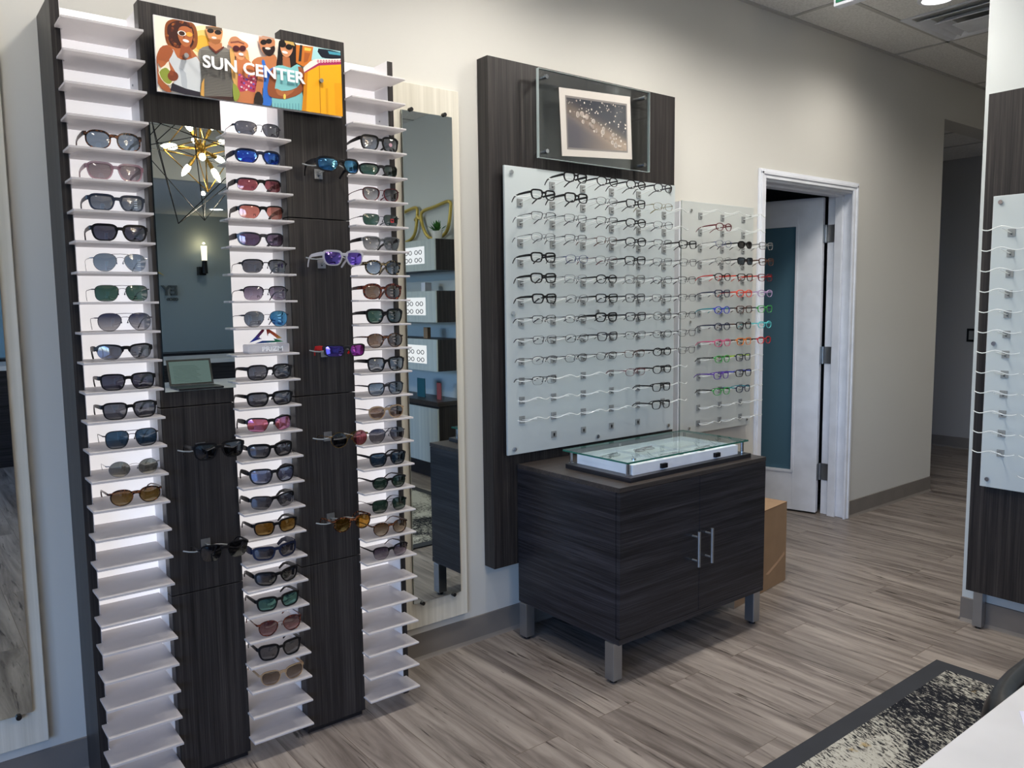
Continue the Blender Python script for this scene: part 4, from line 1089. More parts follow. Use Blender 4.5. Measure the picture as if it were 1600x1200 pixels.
col1 = [
 (4, S('oval', 'tort', 'bluegrey', **{**ACE, 'lw': .056, 'lh': .043, 't': .0030}), 'tortoiseshell oval sunglasses with blue-grey mirror lenses'),
 (5, S('way', 'pinkclear', 'brownfade', **{**ACE, 'lw': .055, 'lh': .040}), 'clear pink sunglasses with brown fading lenses'),
 (6, S('rect', 'greyblue', 'mirrorgrey', sticker='strip', **{**ACE, 'lw': .055, 'lh': .037}), 'dark blue-grey rectangular sunglasses with grey mirror lenses'),
 (7, S('way', 'black', 'dark', **{**ACE, 'lw': .055, 'lh': .039}), 'black squared sunglasses with plum-grey lenses'),
 (8, S('avi', 'silver', 'bluegrey', double=1, sticker='strip', **{**WIRE, 'lw': .055, 'lh': .046}), 'thin silver aviators with pale blue mirror lenses'),
 (9, S('navi', 'gun', 'green', double=1, **{**WIRE, 'lw': .056, 'lh': .042}), 'thin metal squared aviators with dark green lenses'),
 (10, S('avi', 'gun', 'nightfade', double=1, **{**WIRE, 'lw': .056, 'lh': .047}), 'thin dark aviators with navy fading lenses'),
 (11, S('sport', 'black', 'grey', half=1, **{**SPT, 'lw': .058, 'lh': .038, 't': .005}), 'black half-rim sport sunglasses with grey lenses'),
 (12, S('rect', 'black', 'dark', **{**ACE, 'lw': .056, 'lh': .040, 't': .003}), 'black flat-top sunglasses with dark plum lenses'),
 (13, S('rect', 'black', 'grey', **{**ACE, 'lw': .056, 'lh': .042, 't': .003}), 'black rectangular sunglasses with charcoal lenses'),
 (14, S('navi', 'matte', 'blue', double=1, **{**WIRE, 'lw': .055, 'lh': .046, 't': .0022}), 'black double-bridge aviators with deep blue lenses'),
 (15, S('round', 'silver', 'silver', **{**WIRE, 'lw': .051, 'lh': .042, 'br': .022}), 'thin silver rounded sunglasses with silver mirror lenses'),
 (16, S('panto', 'tort', 'amberfade', **{**ACE, 'lw': .054, 'lh': .041, 't': .0024, 'th': .006}), 'dark round sunglasses with brown to amber lenses'),
]
col2 = [
 (3, S('sport', 'gun', 'grey', sticker='logo', **{**WIRE, 'lw': .056, 'lh': .038, 'wrap': .018, 'th': .006, 't': .0022}), 'thin dark wrap sunglasses with blue-grey lenses'),
 (4, S('sport', 'navy', 'bluemirror', sticker='logo', **{**SPT, 'lw': .056, 'lh': .036, 't': .004}), 'black wrap sunglasses with blue mirror lenses'),
 (5, S('blade', 'black', 'rose', half=1, sticker='logo', **{**SPT, 'lw': .055, 'lh': .034, 't': .004}), 'black half-rim sport sunglasses with rose lenses'),
 (6, S('blade', 'black', 'coral', half=1, sticker='logo', **{**SPT, 'lw': .056, 'lh': .037, 't': .004}), 'black half-rim sport sunglasses with coral lenses'),
 (7, S('sport', 'gun', 'plum', **{**SPT, 'lw': .058, 'lh': .036, 'th': .013}), 'dark wrap sunglasses with plum lenses and wide temples'),
 (8, S('navi', 'matte', 'grey', half=1, sticker='logo', **{**WIRE, 'lw': .056, 'lh': .038, 't': .004, 'th': .006, 'wrap': .014}), 'black half-rim sunglasses with squared grey lenses'),
 (9, S('navi', 'matte', 'plumfade', half=1, sticker='logo', **{**WIRE, 'lw': .056, 'lh': .040, 't': .003, 'th': .006}), 'thin black browline sunglasses with purple fading lenses'),
 (10, S('avi', 'gun', 'mirrorgrey', lens2='skymirror', sticker='logo', **{**WIRE, 'lw': .057, 'lh': .046, 'th': .005}), 'thin aviators with bright blue mirror lenses'),
 (12, S('navi', 'matte', 'grey', sticker='logo', **{**ACE, 'lw': .056, 'lh': .041, 't': .0035}), 'matte black squared sunglasses with grey lenses and strip sticker'),
 (13, S('rect', 'black', 'grey', sticker='logo', **{**ACE, 'lw': .058, 'lh': .037}), 'glossy black rectangular sunglasses with reflective grey lenses'),
 (14, S('blade', 'black', 'pinkmirror', half=1, sticker=None, **{**SPT, 'lw': .058, 'lh': .040, 't': .004}), 'black half-rim sport sunglasses with pink mirror lenses'),
 (15, S('rect', 'black', 'grey', sticker='logo', **{**SPT, 'lw': .056, 'lh': .036, 't': .005}), 'chunky black wrap sunglasses with light grey lenses'),
 (16, S('way', 'matte', 'prizmsnow', sticker='logo', **{**SPT, 'lw': .058, 'lh': .042, 't': .0035}), 'black wrap sunglasses with violet-grey mirror lenses'),
 (17, S('blade', 'black', 'grey', half=1, sticker='logo', **{**SPT, 'lw': .058, 'lh': .039, 't': .0035}), 'black half-rim blade sunglasses with grey lenses'),
 (18, S('rect', 'black', 'amber', sticker='logo', **{**ACE, 'lw': .056, 'lh': .038, 't': .003, 'wrap': .012}), 'black sunglasses with solid amber lenses'),
 (19, S('rect', 'navy', 'dark', sticker='logo', **{**SPT, 'lw': .057, 'lh': .035, 't': .0045, 'th': .017}), 'navy-black wide-temple wrap sunglasses with dark lenses'),
 (20, S('sport', 'black', 'black', sticker='logo', **{**SPT, 'lw': .057, 'lh': .037, 't': .004}), 'black sport wrap sunglasses with near-black lenses'),
 (21, S('rect', 'black', 'jade', sticker='logo', **{**ACE, 'lw': .055, 'lh': .038, 't': .004, 'wrap': .012}), 'black squared sunglasses with jade green lenses'),
 (22, S('avi', 'rtort', 'pinkfade', **{**ACE, 'lw': .056, 'lh': .045, 't': .0022, 'th': .006, 'thin': 1}), 'dark-rimmed aviators with pink fading lenses'),
 (23, S('way', 'black', 'grey', sticker='logo', **{**ACE, 'lw': .055, 'lh': .043, 't': .0045, 'wrap': .012}), 'black bold-rimmed square sunglasses with charcoal lenses'),
 (24, S('cat', 'beige', 'brown', **{**ACE, 'lw': .057, 'lh': .042, 't': .0022, 'th': .007}), 'light brown rimmed sunglasses with brown fading lenses'),
]
col3 = [
 (3, S('rect', 'black', 'mirrorgrey', sticker='disc', **{**ACE, 'lw': .055, 'lh': .042}), 'black squared sunglasses with grey-blue lenses and round sticker'),
 (4, S('sport', 'matte', 'green', **{**SPT, 'lw': .057, 'lh': .034}), 'black wrap sunglasses with dark green lenses'),
 (5, S('cat', 'dred', 'greyfade', thin=1, **{k: v for k, v in {**ACE, 'lw': .054, 'lh': .040, 't': .0022, 'th': .003}.items()}), 'dark red winged sunglasses with grey fading lenses'),
 (6, S('rect', 'gun', 'green', sticker='red', **{**WIRE, 'lw': .055, 'lh': .036, 'th': .004}), 'thin metal sunglasses with green lenses and red sticker'),
 (7, S('way', 'smokeclear', 'greyfade', temple='black', **{**ACE, 'lw': .055, 'lh': .041, 't': .003, 'th': .012}), 'clear grey sunglasses with black tops and grey fading lenses'),
 (8, S('panto', 'btort', 'bluefade', **{**ACE, 'lw': .052, 'lh': .042, 't': .004}), 'black speckled round sunglasses with slate fading lenses'),
 (9, S('oval', 'rtort', 'brownd', **{**ACE, 'lw': .057, 'lh': .044, 't': .005, 'th': .012}), 'oversized red tortoiseshell oval sunglasses with brown lenses'),
 (10, S('way', 'black', 'green', **{**ACE, 'lw': .054, 'lh': .042, 't': .0045, 'th': .012}), 'black classic squared sunglasses with bottle green lenses'),
 (11, S('panto', 'tort', 'brownd', **{**ACE, 'lw': .054, 'lh': .044, 't': .002, 'th': .005}), 'thin dark round sunglasses with deep brown lenses'),
 (12, S('rect', 'black', 'mirrorgrey', **{**ACE, 'lw': .055, 'lh': .043, 't': .0035, 'th': .012}), 'black rectangular sunglasses with slate reflective lenses'),
 (13, S('way', 'gun', 'bluefade', **{**ACE, 'lw': .054, 'lh': .040, 't': .0022, 'th': .005}), 'thin dark-rimmed sunglasses with blue fading lenses'),
 (14, S('panto', 'beige', 'brown', temple='gun', **{**ACE, 'lw': .053, 'lh': .040, 't': .003, 'th': .004}), 'beige rimmed round sunglasses with brown lenses'),
 (15, S('avi', 'gun', 'nightfade', double=1, **{**WIRE, 'lw': .056, 'lh': .047}), 'thin grey metal aviators with steel blue lenses'),
 (16, S('way', 'matte', 'blue', **{**ACE, 'lw': .055, 'lh': .042, 't': .003, 'th': .008}), 'matte black squared sunglasses with deep teal lenses'),
 (17, S('panto', 'black', 'green', brow=1, **{**ACE, 'lw': .051, 'lh': .040, 't': .002, 'th': .006}), 'black browline round sunglasses with green lenses'),
 (18, S('navi', 'black', 'green', double=1, **{**WIRE, 'lw': .054, 'lh': .042, 'th': .006, 't': .0018}), 'black metal double-bridge sunglasses with green lenses'),
 (19, S('panto', 'tort', 'tanfade', **{**ACE, 'lw': .052, 'lh': .043, 't': .0018, 'th': .005}), 'thin tortoiseshell sunglasses with tan fading lenses'),
 (20, S('cat', 'black', 'plumfade', half=1, **{**ACE, 'lw': .055, 'lh': .041, 't': .0025, 'th': .005}), 'black browline sunglasses with purple fading lenses'),
]
ORD = ['topmost', 'second', 'third', 'fourth', 'fifth', 'sixth', 'seventh', 'eighth', 'ninth', 'tenth', 'eleventh', 'twelfth', 'thirteenth', 'fourteenth', 'fifteenth', 'sixteenth', 'seventeenth', 'eighteenth', 'nineteenth', 'twentieth', 'twenty-first']
rg = random.Random(11)
for ci, (lst, cname) in enumerate(((col1, 'left'), (col2, 'middle'), (col3, 'right'))):
    for i, (k, st, desc) in enumerate(lst):
        z = TZ-PITCH*k+.0008
        if 'wrap' in st: st['L'] = .140-st['wrap']-.004
        make_glasses('sunglasses', st, (SH_C[ci]+(.012 if ci == 0 else .007)+rg.uniform(-.002, .002), -.284+rg.uniform(-.002, .003), z), math.radians(rg.uniform(-1.5, 1.5)),
            f'{desc}, {ORD[i]} on the {cname} shelf column', 'sunglasses on the lit shelf columns')
# on the pillar rods
rods = [
 (0, S('sport', 'black', 'skymirror', **{**SPT, 'lw': .058, 'lh': .038, 't': .004}), 'black wrap sunglasses with bright blue mirror lenses on the top pillar rod'),
 (1, S('way', 'clear', 'violet', **{**ACE, 'lw': .055, 'lh': .040}), 'clear framed sunglasses with violet mirror lenses on a pillar rod'),
 (2, S('rect', 'matte', 'violet', temple='red', lens2='magenta', **{**SPT, 'lw': .055, 'lh': .034, 't': .003}), 'sport sunglasses with violet lenses and red temples on a pillar rod'),
 (3, S('round', 'gold', 'black', lens2='rose', **{**WIRE, 'lw': .051, 'lh': .046, 'br': .020}), 'thin gold round sunglasses with copper lenses on a pillar rod'),
 (4, S('panto', 'tort', 'amber', **{**ACE, 'lw': .052, 'lh': .043, 't': .0025, 'th': .007}), 'dark round sunglasses with amber lenses on the lowest pillar rod'),
 (5, S('way', 'black', 'black', **{**ACE, 'lw': .057, 'lh': .042}), 'black sunglasses with black lenses on the rod below the inset mirror'),
 (6, S('way', 'black', 'black', half=1, **{**ACE, 'lw': .055, 'lh': .045, 't': .003, 'th': .006}), 'black half-rim sunglasses on the lower rod of the first dark pillar'),
]
for i, st, lab in rods:
    x, z = HP[i]; lh = st.get('lh', .04); st['L'] = .126-st.get('wrap', .006)
    make_glasses('sunglasses', st, (x+.012, -.25-.136, z+.012-lh*.62), math.radians(rg.uniform(-3, 3)), lab, 'sunglasses on the dark pillars')

# acrylic logo block on the middle column
pb = empty('logo_block', (.90, -.27, TZ-PITCH*11+.001)); tag(pb, 'clear acrylic block with a rainbow arrow triangle reading PRIZM on the middle column shelf', 'sign')
zb = TZ-PITCH*11+.001
bx('clear_block', M['block'], .838, .966, -.285, -.235, zb, zb+.028, pb, bev=.004)
text('PRIZM', 'lettering', plain('letter_white', '#fbfbfb', .4), pb, (.878, -.2862, zb+.007), .019, .0003, bold=.0004, scale=(1.25, 1, 1))
hb = homog([(485, 612), (960, 605), (695, 410), (710, 560)], [(.851, zb+.033), (.956, zb+.033), (.899, zb+.0765), (.903, zb+.043)])
pk = MB()
def strip(outline, cols, ax0, ax1, n=8):
    # outline polygon cut in n slices between ax0 and ax1, coloured along the way
    def clip(ps, f):
        out = []
        for a, b_ in zip(ps, ps[1:]+ps[:1]):
            fa, fb_ = f(a), f(b_)
            if fa >= 0: out.append(a)
            if (fa >= 0) != (fb_ >= 0): t = fa/(fa-fb_); out.append((a[0]+(b_[0]-a[0])*t, a[1]+(b_[1]-a[1])*t))
        return out
    dx_, dy_ = ax1[0]-ax0[0], ax1[1]-ax0[1]; L2 = dx_*dx_+dy_*dy_
    pr = lambda p: ((p[0]-ax0[0])*dx_+(p[1]-ax0[1])*dy_)/L2
    for i in range(-1, n+1):
        lo_, hi_ = (i/n if i >= 0 else -9), ((i+1)/n if i < n else 9)
        ps = clip(clip(outline, lambda p: pr(p)-lo_), lambda p: hi_-pr(p))
        if len(ps) < 3: continue
        t = min(max((i+.5)/n, 0), .999)*(len(cols)-1); a = int(t); pk.cur = mixc(srgb(cols[a]), srgb(cols[a+1]), t-a)
        q = [hb(*p) for p in ps]
        m = len(q); vs = [(p[0], -.262, p[1]) for p in q]+[(p[0], -.259, p[1]) for p in q]
        pk._add(vs, [tuple(range(m)), tuple(range(2*m-1, m-1, -1))]+[(j, j+m, (j+1) % m+m, (j+1) % m) for j in range(m)])
strip([(485, 612), (560, 540), (680, 412), (686, 452), (600, 548), (655, 556), (580, 578)], ['#2438a8', '#283a9c', '#6a2858', '#a02c40'], (485, 612), (684, 420))
strip([(712, 405), (830, 478), (932, 553), (868, 560), (742, 462), (728, 522)], ['#c02c20', '#d2502c', '#d8683c', '#e4c060'], (712, 405), (930, 553))
strip([(555, 626), (655, 588), (832, 590), (812, 556), (962, 605), (820, 618)], ['#203c90', '#1e4a84', '#1c7a54', '#2c8c50'], (555, 626), (962, 605))
pk.build('arrow_triangle', M['print'], pb, fix=False)

# eyeglasses on the boards
BOLD = dict(t=.0040, d=.004, th=.009, tt=.003, lw=.050, lh=.033); MED = dict(t=.0026, d=.0035, th=.006, tt=.0028, lw=.050, lh=.033)
THIN = dict(t=.0013, d=.0016, thin=1, th=.0035, tt=.0014, lw=.051, lh=.031); HALF = dict(t=.0022, d=.002, thin=1, half=1, th=.004, tt=.0016, lw=.051, lh=.031)
def EG(code, frame, shape='rect', **k): return S(shape, frame, 'clear', **{**{'B': BOLD, 'M': MED, 'T': THIN, 'H': HALF}[code], **k})
CN = {'B': 'bold', 'M': 'medium', 'T': 'thin wire', 'H': 'half-rim'}
FN = dict(black='black', matte='black', gun='dark grey', silver='silver', gold='gold', olive='olive-gold', grey='grey', smokeclear='clear grey', brown='brown', dred='dark red', bluewire='grey-blue', navy='navy', tort='dark tortoiseshell', red='red', pink='pink', orange='orange', green='green', lime='lime', teal='teal', cyan='cyan', purple='purple', blue='blue', lilac='lilac', coral='coral red')
# rows of (column, code, frame, shape, temple)
A_ = {
 0: [(1, 'B', 'black', 'way'), (2, 'M', 'matte', 'panto'), (3, 'M', 'matte', 'panto'), (4, 'M', 'gun', 'panto')],
 1: [(0, 'B', 'black', 'way'), (1, 'B', 'black', 'rect'), (2, 'T', 'grey', 'panto'), (3, 'M', 'black', 'way'), (4, 'T', 'olive', 'oval')],
 2: [(0, 'H', 'gun', 'rect'), (1, 'T', 'gun', 'rect'), (2, 'H', 'matte', 'rect'), (3, 'M', 'black', 'panto'), (4, 'T', 'gun', 'oval')],
 3: [(0, 'T', 'grey', 'oval'), (1, 'H', 'gun', 'rect'), (2, 'T', 'brown', 'navi'), (3, 'M', 'black', 'oval'), (4, 'H', 'gun', 'rect'), (5, 'M', 'black', 'rect')],
 4: [(0, 'B', 'black', 'rect'), (1, 'T', 'bluewire', 'oval', 'navy'), (2, 'T', 'grey', 'oval', 'dred'), (3, 'M', 'black', 'rect'), (4, 'T', 'grey', 'rect'), (5, 'T', 'gun', 'rect')],
 5: [(0, 'B', 'black', 'rect'), (1, 'T', 'silver', 'rect'), (2, 'M', 'black', 'panto'), (3, 'M', 'smokeclear', 'rect'), (4, 'T', 'gun', 'panto'), (5, 'H', 'black', 'rect')],
 6: [(0, 'B', 'black', 'rect'), (1, 'T', 'grey', 'oval'), (2, 'M', 'black', 'rect'), (3, 'M', 'grey', 'rect'), (4, 'T', 'gun', 'rect'), (5, 'H', 'gun', 'rect')],
 7: [(0, 'H', 'matte', 'rect'), (1, 'T', 'gun', 'oval'), (2, 'B', 'black', 'way'), (3, 'M', 'gun', 'rect'), (4, 'M', 'smokeclear', 'oval'), (5, 'H', 'black', 'navi')],
 8: [(0, 'T', 'gun', 'rect'), (1, 'T', 'matte', 'oval'), (2, 'M', 'gun', 'rect'), (3, 'H', 'grey', 'rect'), (4, 'T', 'matte', 'panto'), (5, 'T', 'gun', 'rect')],
 9: [(0, 'H', 'grey', 'oval'), (1, 'T', 'gun', 'oval'), (2, 'T', 'matte', 'panto'), (3, 'T', 'brown', 'rect'), (4, 'M', 'black', 'round'), (5, 'T', 'gun', 'rect')],
 10: [(0, 'H', 'black', 'rect'), (3, 'T', 'dred', 'oval'), (4, 'M', 'black', 'panto')],
 11: [(4, 'M', 'black', 'rect')],
 12: [(4, 'M', 'black', 'rect')],
}
B_ = {
 1: [(0, 'M', 'dred', 'panto')],
 2: [(0, 'T', 'bluewire', 'panto', 'matte'), (1, 'M', 'black', 'panto', None, 'black'), (2, 'M', 'smokeclear', 'rect')],
 3: [(0, 'T', 'silver', 'panto', 'grey'), (1, 'M', 'matte', 'rect', None, 'blue'), (2, 'M', 'brown', 'rect')],
 4: [(0, 'M', 'black', 'panto', 'red'), (1, 'M', 'black', 'rect', 'coral'), (2, 'M', 'dred', 'rect', 'red')],
 5: [(0, 'M', 'navy', 'way'), (1, 'M', 'coral', 'panto'), (2, 'M', 'lilac', 'panto')],
 6: [(0, 'M', 'blue', 'round', 'teal'), (1, 'M', 'brown', 'rect', 'matte'), (2, 'M', 'green', 'rect', 'navy')],
 7: [(0, 'M', 'navy', 'round'), (1, 'M', 'matte', 'rect', 'brown'), (2, 'M', 'cyan', 'round')],
 8: [(0, 'M', 'pink', 'panto'), (1, 'M', 'orange', 'rect', 'brown'), (2, 'M', 'red', 'panto', 'black')],
 9: [(0, 'M', 'green', 'panto', 'matte'), (1, 'M', 'navy', 'rect', 'lime')],
 10: [(0, 'M', 'purple', 'way'), (1, 'M', 'matte', 'rect', 'blue')],
 11: [(0, 'M', 'green', 'panto', 'matte'), (1, 'M', 'navy', 'panto', 'teal')],
}
ORD2 = ['top', 'second', 'third', 'fourth', 'fifth', 'sixth', 'seventh', 'eighth', 'ninth', 'tenth', 'eleventh', 'twelfth', 'thirteenth']
COLN = ['first', 'second', 'third', 'fourth', 'fifth', 'sixth']
for rows, XS, ZS, yb, bn in ((A_, MX, MZ, -.100, 'large board'), (B_, NX, NZ, -.034, 'small board')):
    for r_, items in rows.items():
        for it in items:
            c_, code, fr_, shp = it[:4]; kw = {}
            if len(it) > 4 and it[4]: kw['temple'] = it[4]
            st = EG(code, fr_, shp, L=.128, **kw); st['lw'] = st['lw']+rg.uniform(-.001, .002)*0
            if len(it) > 5: st['lens'] = Ld[it[5]]
            dark = ' with dark lenses' if len(it) > 5 else ''
            tcol = f' with {FN[it[4]]} temples' if (len(it) > 4 and it[4] and FN[it[4]] != FN[fr_]) else ''
            dsc = f'{CN[code]} {FN[fr_]} eyeglasses{dark or tcol}'
            lab = f'{dsc}, {ORD2[r_]} row, {COLN[c_]} column of the {bn}'
            make_glasses('eyeglasses', st, (XS[c_]+.008+rg.uniform(-.004, .004), yb-.142, ZS[r_]+.014-st['lh']*.55), math.radians(rg.uniform(-3, 3)), lab, 'eyeglasses on the frosted boards', 'eyeglasses', 3)
# folded glasses lying inside the tray
for i, (x, y, rz, fr_, nm) in enumerate(((2.25, -.38, 12, 'gun', 'dark'), (2.455, -.52, -8, 'silver', 'silver'), (2.46, -.37, 6, 'dred', 'dark red'), (2.66, -.52, 10, 'grey', 'grey'))):
    e = empty('eyeglasses', (x, y, TZ0+.0405), math.radians(rz)); tag(e, f'folded thin {nm} eyeglasses lying flat in the white tray under the glass', 'eyeglasses', 'eyeglasses in the tray')
    q = MB()
    for s_ in (-1, 1): q.tube([(s_*.034+.025*math.cos(t), .017*math.sin(t), .004) for t in [2*PI*u/24 for u in range(24)]], .0012, 6, closed=True)
    q.tube([(-.010, .005, .004), (0, .009, .005), (.010, .005, .004)], .0012, 6); q.build('frame', F[fr_], e, local=True)
    for s_ in (-1, 1):
        q = MB(); q.tube([(s_*.060, .008, .004), (s_*.062, .010, .0075 if s_ > 0 else .010), (-s_*.03, .016+.004*s_, .0075 if s_ > 0 else .010), (-s_*.055, .004, .0075 if s_ > 0 else .010)], [.0012, .0012, .0014, .0022], 6); q.build('temple', F[fr_], e, local=True)

# ------------------------------------------------------------------ things seen only in the mirrors
# chandelier
cdx, cdy, cdz = 1.66, -3.2, 2.40
cd = empty('chandelier', (cdx, cdy, H)); tag(cd, 'brass burst chandelier in black geometric wire cages, seen in the inset mirror', 'chandelier')
q = MB(); q.cyl((cdx, cdy, H-.02), (cdx, cdy, H), .06, 20); q.cyl((cdx, cdy, cdz+.03), (cdx, cdy, H-.02), .006, 8); q.build('stem', M['brass'], cd)
q = MB(); q.ball((cdx, cdy, cdz), .035, 8); q.build('hub', M['brass'], cd, smooth=True)
bulb = emit('bulb_glow', (1, .88, .68, 1), 14.0)
dirs = []
for i in range(9):
    t = i*2.4; zz_ = 1-2*(i+.5)/9; r_ = math.sqrt(1-zz_*zz_); dirs.append(Vector((r_*math.cos(t), r_*math.sin(t), zz_)))
c0 = Vector((cdx, cdy, cdz))
for d_ in dirs:
    q = MB(); q.cyl(c0+d_*.03, c0+d_*.12, .009, 10); q.cyl(c0+d_*.10, c0+d_*.14, .013, 10); a = q.build('arm', M['brass'], cd)
    q = MB(); q.tube([c0+d_*.14, c0+d_*.155, c0+d_*.185, c0+d_*.215, c0+d_*.235], [.010, .018, .020, .012, .002], 10); q.build('bulb', bulb, a, smooth=True)
def cage(R_, rot, mat, nm, r_w=.003, sq=1.0):
    ph = (1+5**.5)/2; from mathutils import Euler
    E_ = Euler(rot).to_matrix()
    vs = [E_ @ Vector(v)*R_ for v in ((1, 0, 0), (-1, 0, 0), (0, 1, 0), (0, -1, 0), (0, 0, 1.1), (0, 0, -1.25*sq))]
    q = MB(); r2 = []
    for i in range(6):
        for j in range(i+1, 6):
            if i//2 == j//2: continue
            q.cyl(c0+vs[i], c0+vs[j], r_w, 6)
    q.build(nm, mat, cd)
cage(.36, (0, 0, .4), M['black_metal'], 'wire_cage'); cage(.40, (.25, .2, 1.1), M['black_metal'], 'wire_cage'); cage(.22, (.1, -.1, .2), M['brass'], 'inner_cage', .0035)
L_ = bpy.data.lights.new('chandelier_lamp', 'POINT'); L_.energy = 14; L_.color = (1, .82, .6); L_.shadow_soft_size = .012
o = bpy.data.objects.new('chandelier_lamp', L_); COL.objects.link(o); o.parent = cd; o.location = (0, 0, cdz-H-.28)
# sconce and logo letters on the back wall
sc = empty('wall_sconce', (3.10, -8.0, 1.78)); tag(sc, 'black wall sconce with a warm glowing tube, reflected in the inset mirror', 'wall light')
q = MB(); q.box(3.04, 3.12, -8, -7.9, 1.78, 1.88); q.cyl((3.10, -7.88, 1.80), (3.10, -7.88, 1.96), .035, 16, .03); q.build('bracket', M['black_metal'], sc)
q = MB(); q.cyl((3.10, -7.88, 1.95), (3.10, -7.88, 2.13), .030, 16, .036); q.build('shade', emit('sconce_glow', (1, .86, .6, 1), 1.6), sc)
L_ = bpy.data.lights.new('sconce_lamp', 'POINT'); L_.energy = .7; L_.color = (1, .75, .4); L_.shadow_soft_size = .01
o = bpy.data.objects.new('sconce_lamp', L_); COL.objects.link(o); o.parent = sc; o.location = (0, .12, .38)
lt = empty('wall_lettering', (2.6, -8, 1.5)); tag(lt, 'grey lettering with a gold curved stroke on the back wall, seen in the inset mirror', 'sign')
mt_ = plain('letter_grey', '#5a6062', .4, .5)
text('EY', 'letters', mt_, lt, (2.80, -7.985, 1.54), .165, .012, rot=(PI/2, 0, PI), bold=.004)
text('OPTO', 'small_letters', mt_, lt, (2.80, -7.985, 1.475), .048, .006, rot=(PI/2, 0, PI), bold=.002)
q = MB(); q.tube([(2.30+.05*i, -7.98, 1.86-.0035*(i-2)**2+.0) for i in range(8)], [.004, .012, .016, .016, .014, .010, .007, .002], 8); q.build('gold_stroke', M['gold'], lt)
# reception desk with laptop, credenza
rd = empty('reception_counter', (1.9, -4.5, 0)); tag(rd, 'long white topped reception counter with a dark front, reflected in the inset mirror', 'counter')
bx('counter_top', M['white'], .9, 2.75, -4.75, -4.0, .755, .785, rd, bev=.003); bx('front_panel', M['lam_h'], .95, 2.7, -4.1, -4.06, 0, .755, rd); bx('side_panel', M['lam_h'], .95, .98, -4.72, -4.1, 0, .755, rd); bx('side_panel', M['lam_h'], 2.67, 2.7, -4.72, -4.1, 0, .755, rd)
lp = empty('laptop', (1.82, -4.2, .785)); tag(lp, 'open laptop with a lit pale screen on the reception counter', 'laptop')
bx('keyboard_base', M['gun'] if 'gun' in M else F['gun'], 1.66, 1.99, -4.22, -3.99+.0, .7855, .799, lp, bev=.003)
q = MB(); q._add([(1.66, -4.225, .80), (1.99, -4.225, .80), (1.99, -4.29, .995), (1.66, -4.29, .995), (1.66, -4.233, .80), (1.99, -4.233, .80), (1.99, -4.298, .995), (1.66, -4.298, .995)], [(0, 1, 2, 3), (7, 6, 5, 4), (0, 4, 5, 1), (1, 5, 6, 2), (2, 6, 7, 3), (3, 7, 4, 0)])
ld = q.build('lid', M['black'], lp)
q = MB(); f_ = lambda x, t: (x, -4.2245-.065*t+.0008, .80+.195*t)
q._add([f_(1.675, .08), f_(1.975, .08), f_(1.975, .93), f_(1.675, .93)], [(0, 1, 2, 3)]); scn = q.build('screen', M['screen'], ld)
q = MB()
for i in range(12): q._add([f_(1.70, .14+i*.055), f_(1.90-.01*(i % 4), .14+i*.055), f_(1.90-.01*(i % 4), .15+i*.055), f_(1.70, .15+i*.055)], [(0, 1, 2, 3)])
for v in range(len(q.v)): q.v[v] = (q.v[v][0], q.v[v][1]+.0006, q.v[v][2])
q.build('screen_text', plain('screen_ink', '#3a5854', .6), scn)
cr = empty('credenza', (1.9, -6.0, 0)); tag(cr, 'dark credenza with a white top behind the reception counter, reflected in the inset mirror', 'cabinet')
bx('credenza_body', M['lam_h'], .7, 3.5, -6.4, -5.7, 0, .86, cr); bx('credenza_top', M['white'], .68, 3.52, -6.42, -5.68, .86, .90, cr, bev=.002)
lg_ = bx('wall_ledge', M['lam_h'], .5, 3.5, -7.995, -7.6, .78, .86); tag(lg_, 'dark ledge along the back wall under the shop lettering', 'ledge')

# wall boxes with lit insets on the right wall
lit = emit('lit_inset', (1, .95, .97, 1), .75)
for i, (za, zb_, pos) in enumerate(((1.657, 1.896, 'highest'), (1.255, 1.499, 'middle'), (.873, 1.122, 'lowest'))):
    e = empty('wall_box', (3.6, -3.3, za)); tag(e, f'charcoal wall box with a glowing inset of eyeglasses, {pos} of three above the counter', 'shelf box', 'lit wall boxes')
    bx('box_body', M['lam_v'], 3.352, 3.598, -4.0, -2.655, za, zb_, e); bx('front_panel', M['ash2'], 3.340, 3.352, -4.0, -2.655, za, zb_, e)
    bx('lit_inset', lit, 3.3385, 3.3405, -3.75, -2.80, za+.055, zb_-.05, e)
    for j in range(6):
        for kk in range(2):
            y = -2.88-.15*j; z = za+.085+.06*kk; q = MB()
            for s_ in (-1, 1): q.tube([(3.332, y+s_*.03+.022*math.cos(t), z+.016*math.sin(t)) for t in [2*PI*u/10 for u in range(10)]], .0028, 5, closed=True)
            q.tube([(3.332, y-.008, z), (3.332, y+.008, z)], .0018, 5)
            q.build('display_eyeglasses', F['gun'], e)
bc = empty('base_counter', (3.45, -3.3, 0)); tag(bc, 'pale-fronted base counter with a charcoal top under the lit wall boxes', 'counter')
bx('counter_body', M['lam_v'], 3.352, 3.598, -4.2, -2.655, .12, .60, bc); bx('counter_top', M['lam_top'], 3.33, 3.598, -4.22, -2.645, .60, .635, bc); bx('door', M['ash2'], 3.338, 3.352, -4.2, -2.66, .14, .58, bc); bx('plinth', M['edge'], 3.40, 3.598, -4.2, -2.7, 0, .12, bc)
bg = empty('giant_eyeglasses', (3.55, -3.1, 1.897)); tag(bg, 'giant gold decorative eyeglasses standing on the highest wall box', 'decoration')
q = MB()
for yc_ in (-2.98, -3.48):
    pts = [(-.21, .24), (0, .27), (.2, .29), (.22, .22), (.17, .07), (.05, .02), (-.1, .03), (-.19, .12)]
    cc = cat_closed([(yc_+p[0]*1.0, 1.899+.012+p[1]) for p in pts], 4)
    q.tube([(3.565, a, b_) for a, b_ in cc], .014, 8, closed=True)
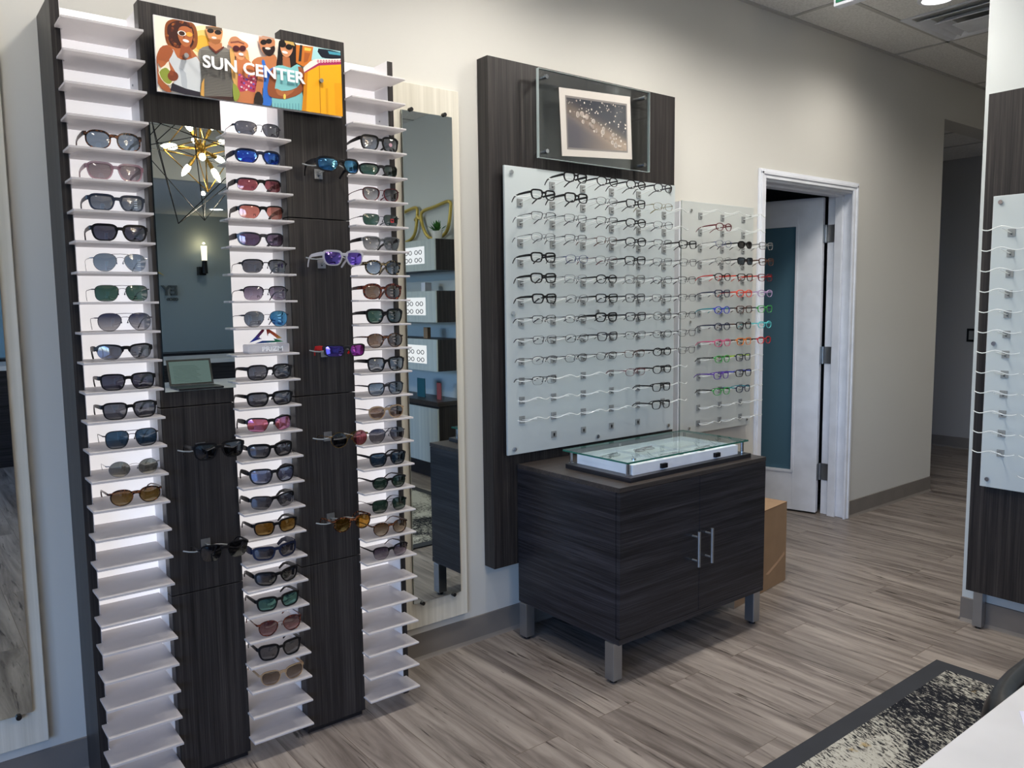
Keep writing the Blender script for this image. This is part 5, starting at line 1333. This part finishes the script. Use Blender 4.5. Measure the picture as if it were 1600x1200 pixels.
q.tube([(3.565, -3.20, 2.10), (3.565, -3.25, 2.12), (3.565, -3.29, 2.10)], .016, 8); q.build('frame', M['gold'], bg, smooth=True)
pt = empty('potted_plant', (3.46, -2.80, 1.897)); tag(pt, 'small leafy plant in a white pot on the highest wall box', 'plant')
q = MB(); q.lathe((3.46, -2.80, 1.897), [(.035, 0), (.045, .07), (.04, .07), (.038, .06)], 20); q.build('pot', M['ceramic'], pt)
q = MB(); rr = random.Random(5)
for i in range(60):
    t = rr.uniform(0, 2*PI); el = rr.uniform(.2, 1.4); d_ = Vector((math.cos(t)*math.cos(el), math.sin(t)*math.cos(el), math.sin(el))); p0 = Vector((3.46, -2.80, 1.955))+d_*rr.uniform(.0, .05); L = rr.uniform(.04, .07)
    sd = d_.cross(Vector((0, 0, 1))).normalized()*.010; q._add([p0, p0+d_*L*.5+sd, p0+d_*L, p0+d_*L*.5-sd], [(0, 1, 2, 3)])
q.build('foliage', M['leaf'], pt)
c1_ = bx('small_box', M['white_gloss'], 3.44, 3.50, -3.02, -2.96, 1.4995, 1.57); tag(c1_, 'small white carton standing on the middle wall box', 'box')
c2_ = bx('photo_card', M['card'], 3.44, 3.47, -3.00, -2.94, 1.1225, 1.21); tag(c2_, 'small brown card standing on the lowest wall box', 'card')
c3_ = bx('photo_card', plain('card_teal', '#245a66', .5), 3.44, 3.445, -3.12, -3.00, .6355, .79); tag(c3_, 'teal photo card standing on the base counter', 'card')
c4_ = bx('photo_card', plain('card_red', '#9a4a4a', .5), 3.44, 3.445, -2.82, -2.76, .6355, .77); tag(c4_, 'narrow reddish photo card standing on the base counter', 'card')

# ------------------------------------------------------------------ world and daylight
W = bpy.data.worlds.new('world'); SC.world = W; W.use_nodes = True; nt = W.node_tree
bgn = nt.nodes['Background']; sky = nt.nodes.new('ShaderNodeTexSky')
try:
    sky.sky_type = 'NISHITA'; sky.sun_disc = False; sky.sun_elevation = math.radians(40); sky.sun_rotation = math.radians(90)
except Exception: pass
tn = nt.nodes.new('ShaderNodeMixRGB'); tn.blend_type = 'MULTIPLY'; tn.inputs[0].default_value = 1.0; tn.inputs[2].default_value = (.72, .90, 1.30, 1)
nt.links.new(sky.outputs[0], tn.inputs[1]); nt.links.new(tn.outputs[0], bgn.inputs[0]); bgn.inputs[1].default_value = .74
L_ = bpy.data.lights.new('window_portal', 'AREA'); L_.shape = 'RECTANGLE'; L_.size = 2.3; L_.size_y = 4.6; L_.cycles.is_portal = True
o = bpy.data.objects.new('window_portal', L_); COL.objects.link(o); o.location = (-3.22, -4.3, 1.4); o.rotation_euler = (0, -PI/2, 0)
gr = bx('ground_outside', plain('pavement', '#8a8a88', .9), -30, -3.4, -25, 20, -.3, -.1); struct(gr)

vs_ = SC.view_settings
SC.display_settings.display_device = 'sRGB'
vs_.view_transform = 'Standard'; vs_.look = 'None'; vs_.exposure = 0.76; vs_.gamma = 1.0; vs_.use_curve_mapping = False
cy = SC.cycles
cy.max_bounces = 10; cy.diffuse_bounces = 5; cy.glossy_bounces = 5; cy.transparent_max_bounces = 24; cy.transmission_bounces = 6
cy.caustics_reflective = False; cy.caustics_refractive = False; cy.sample_clamp_indirect = 6.0; cy.blur_glossy = .5
cy.use_denoising = True
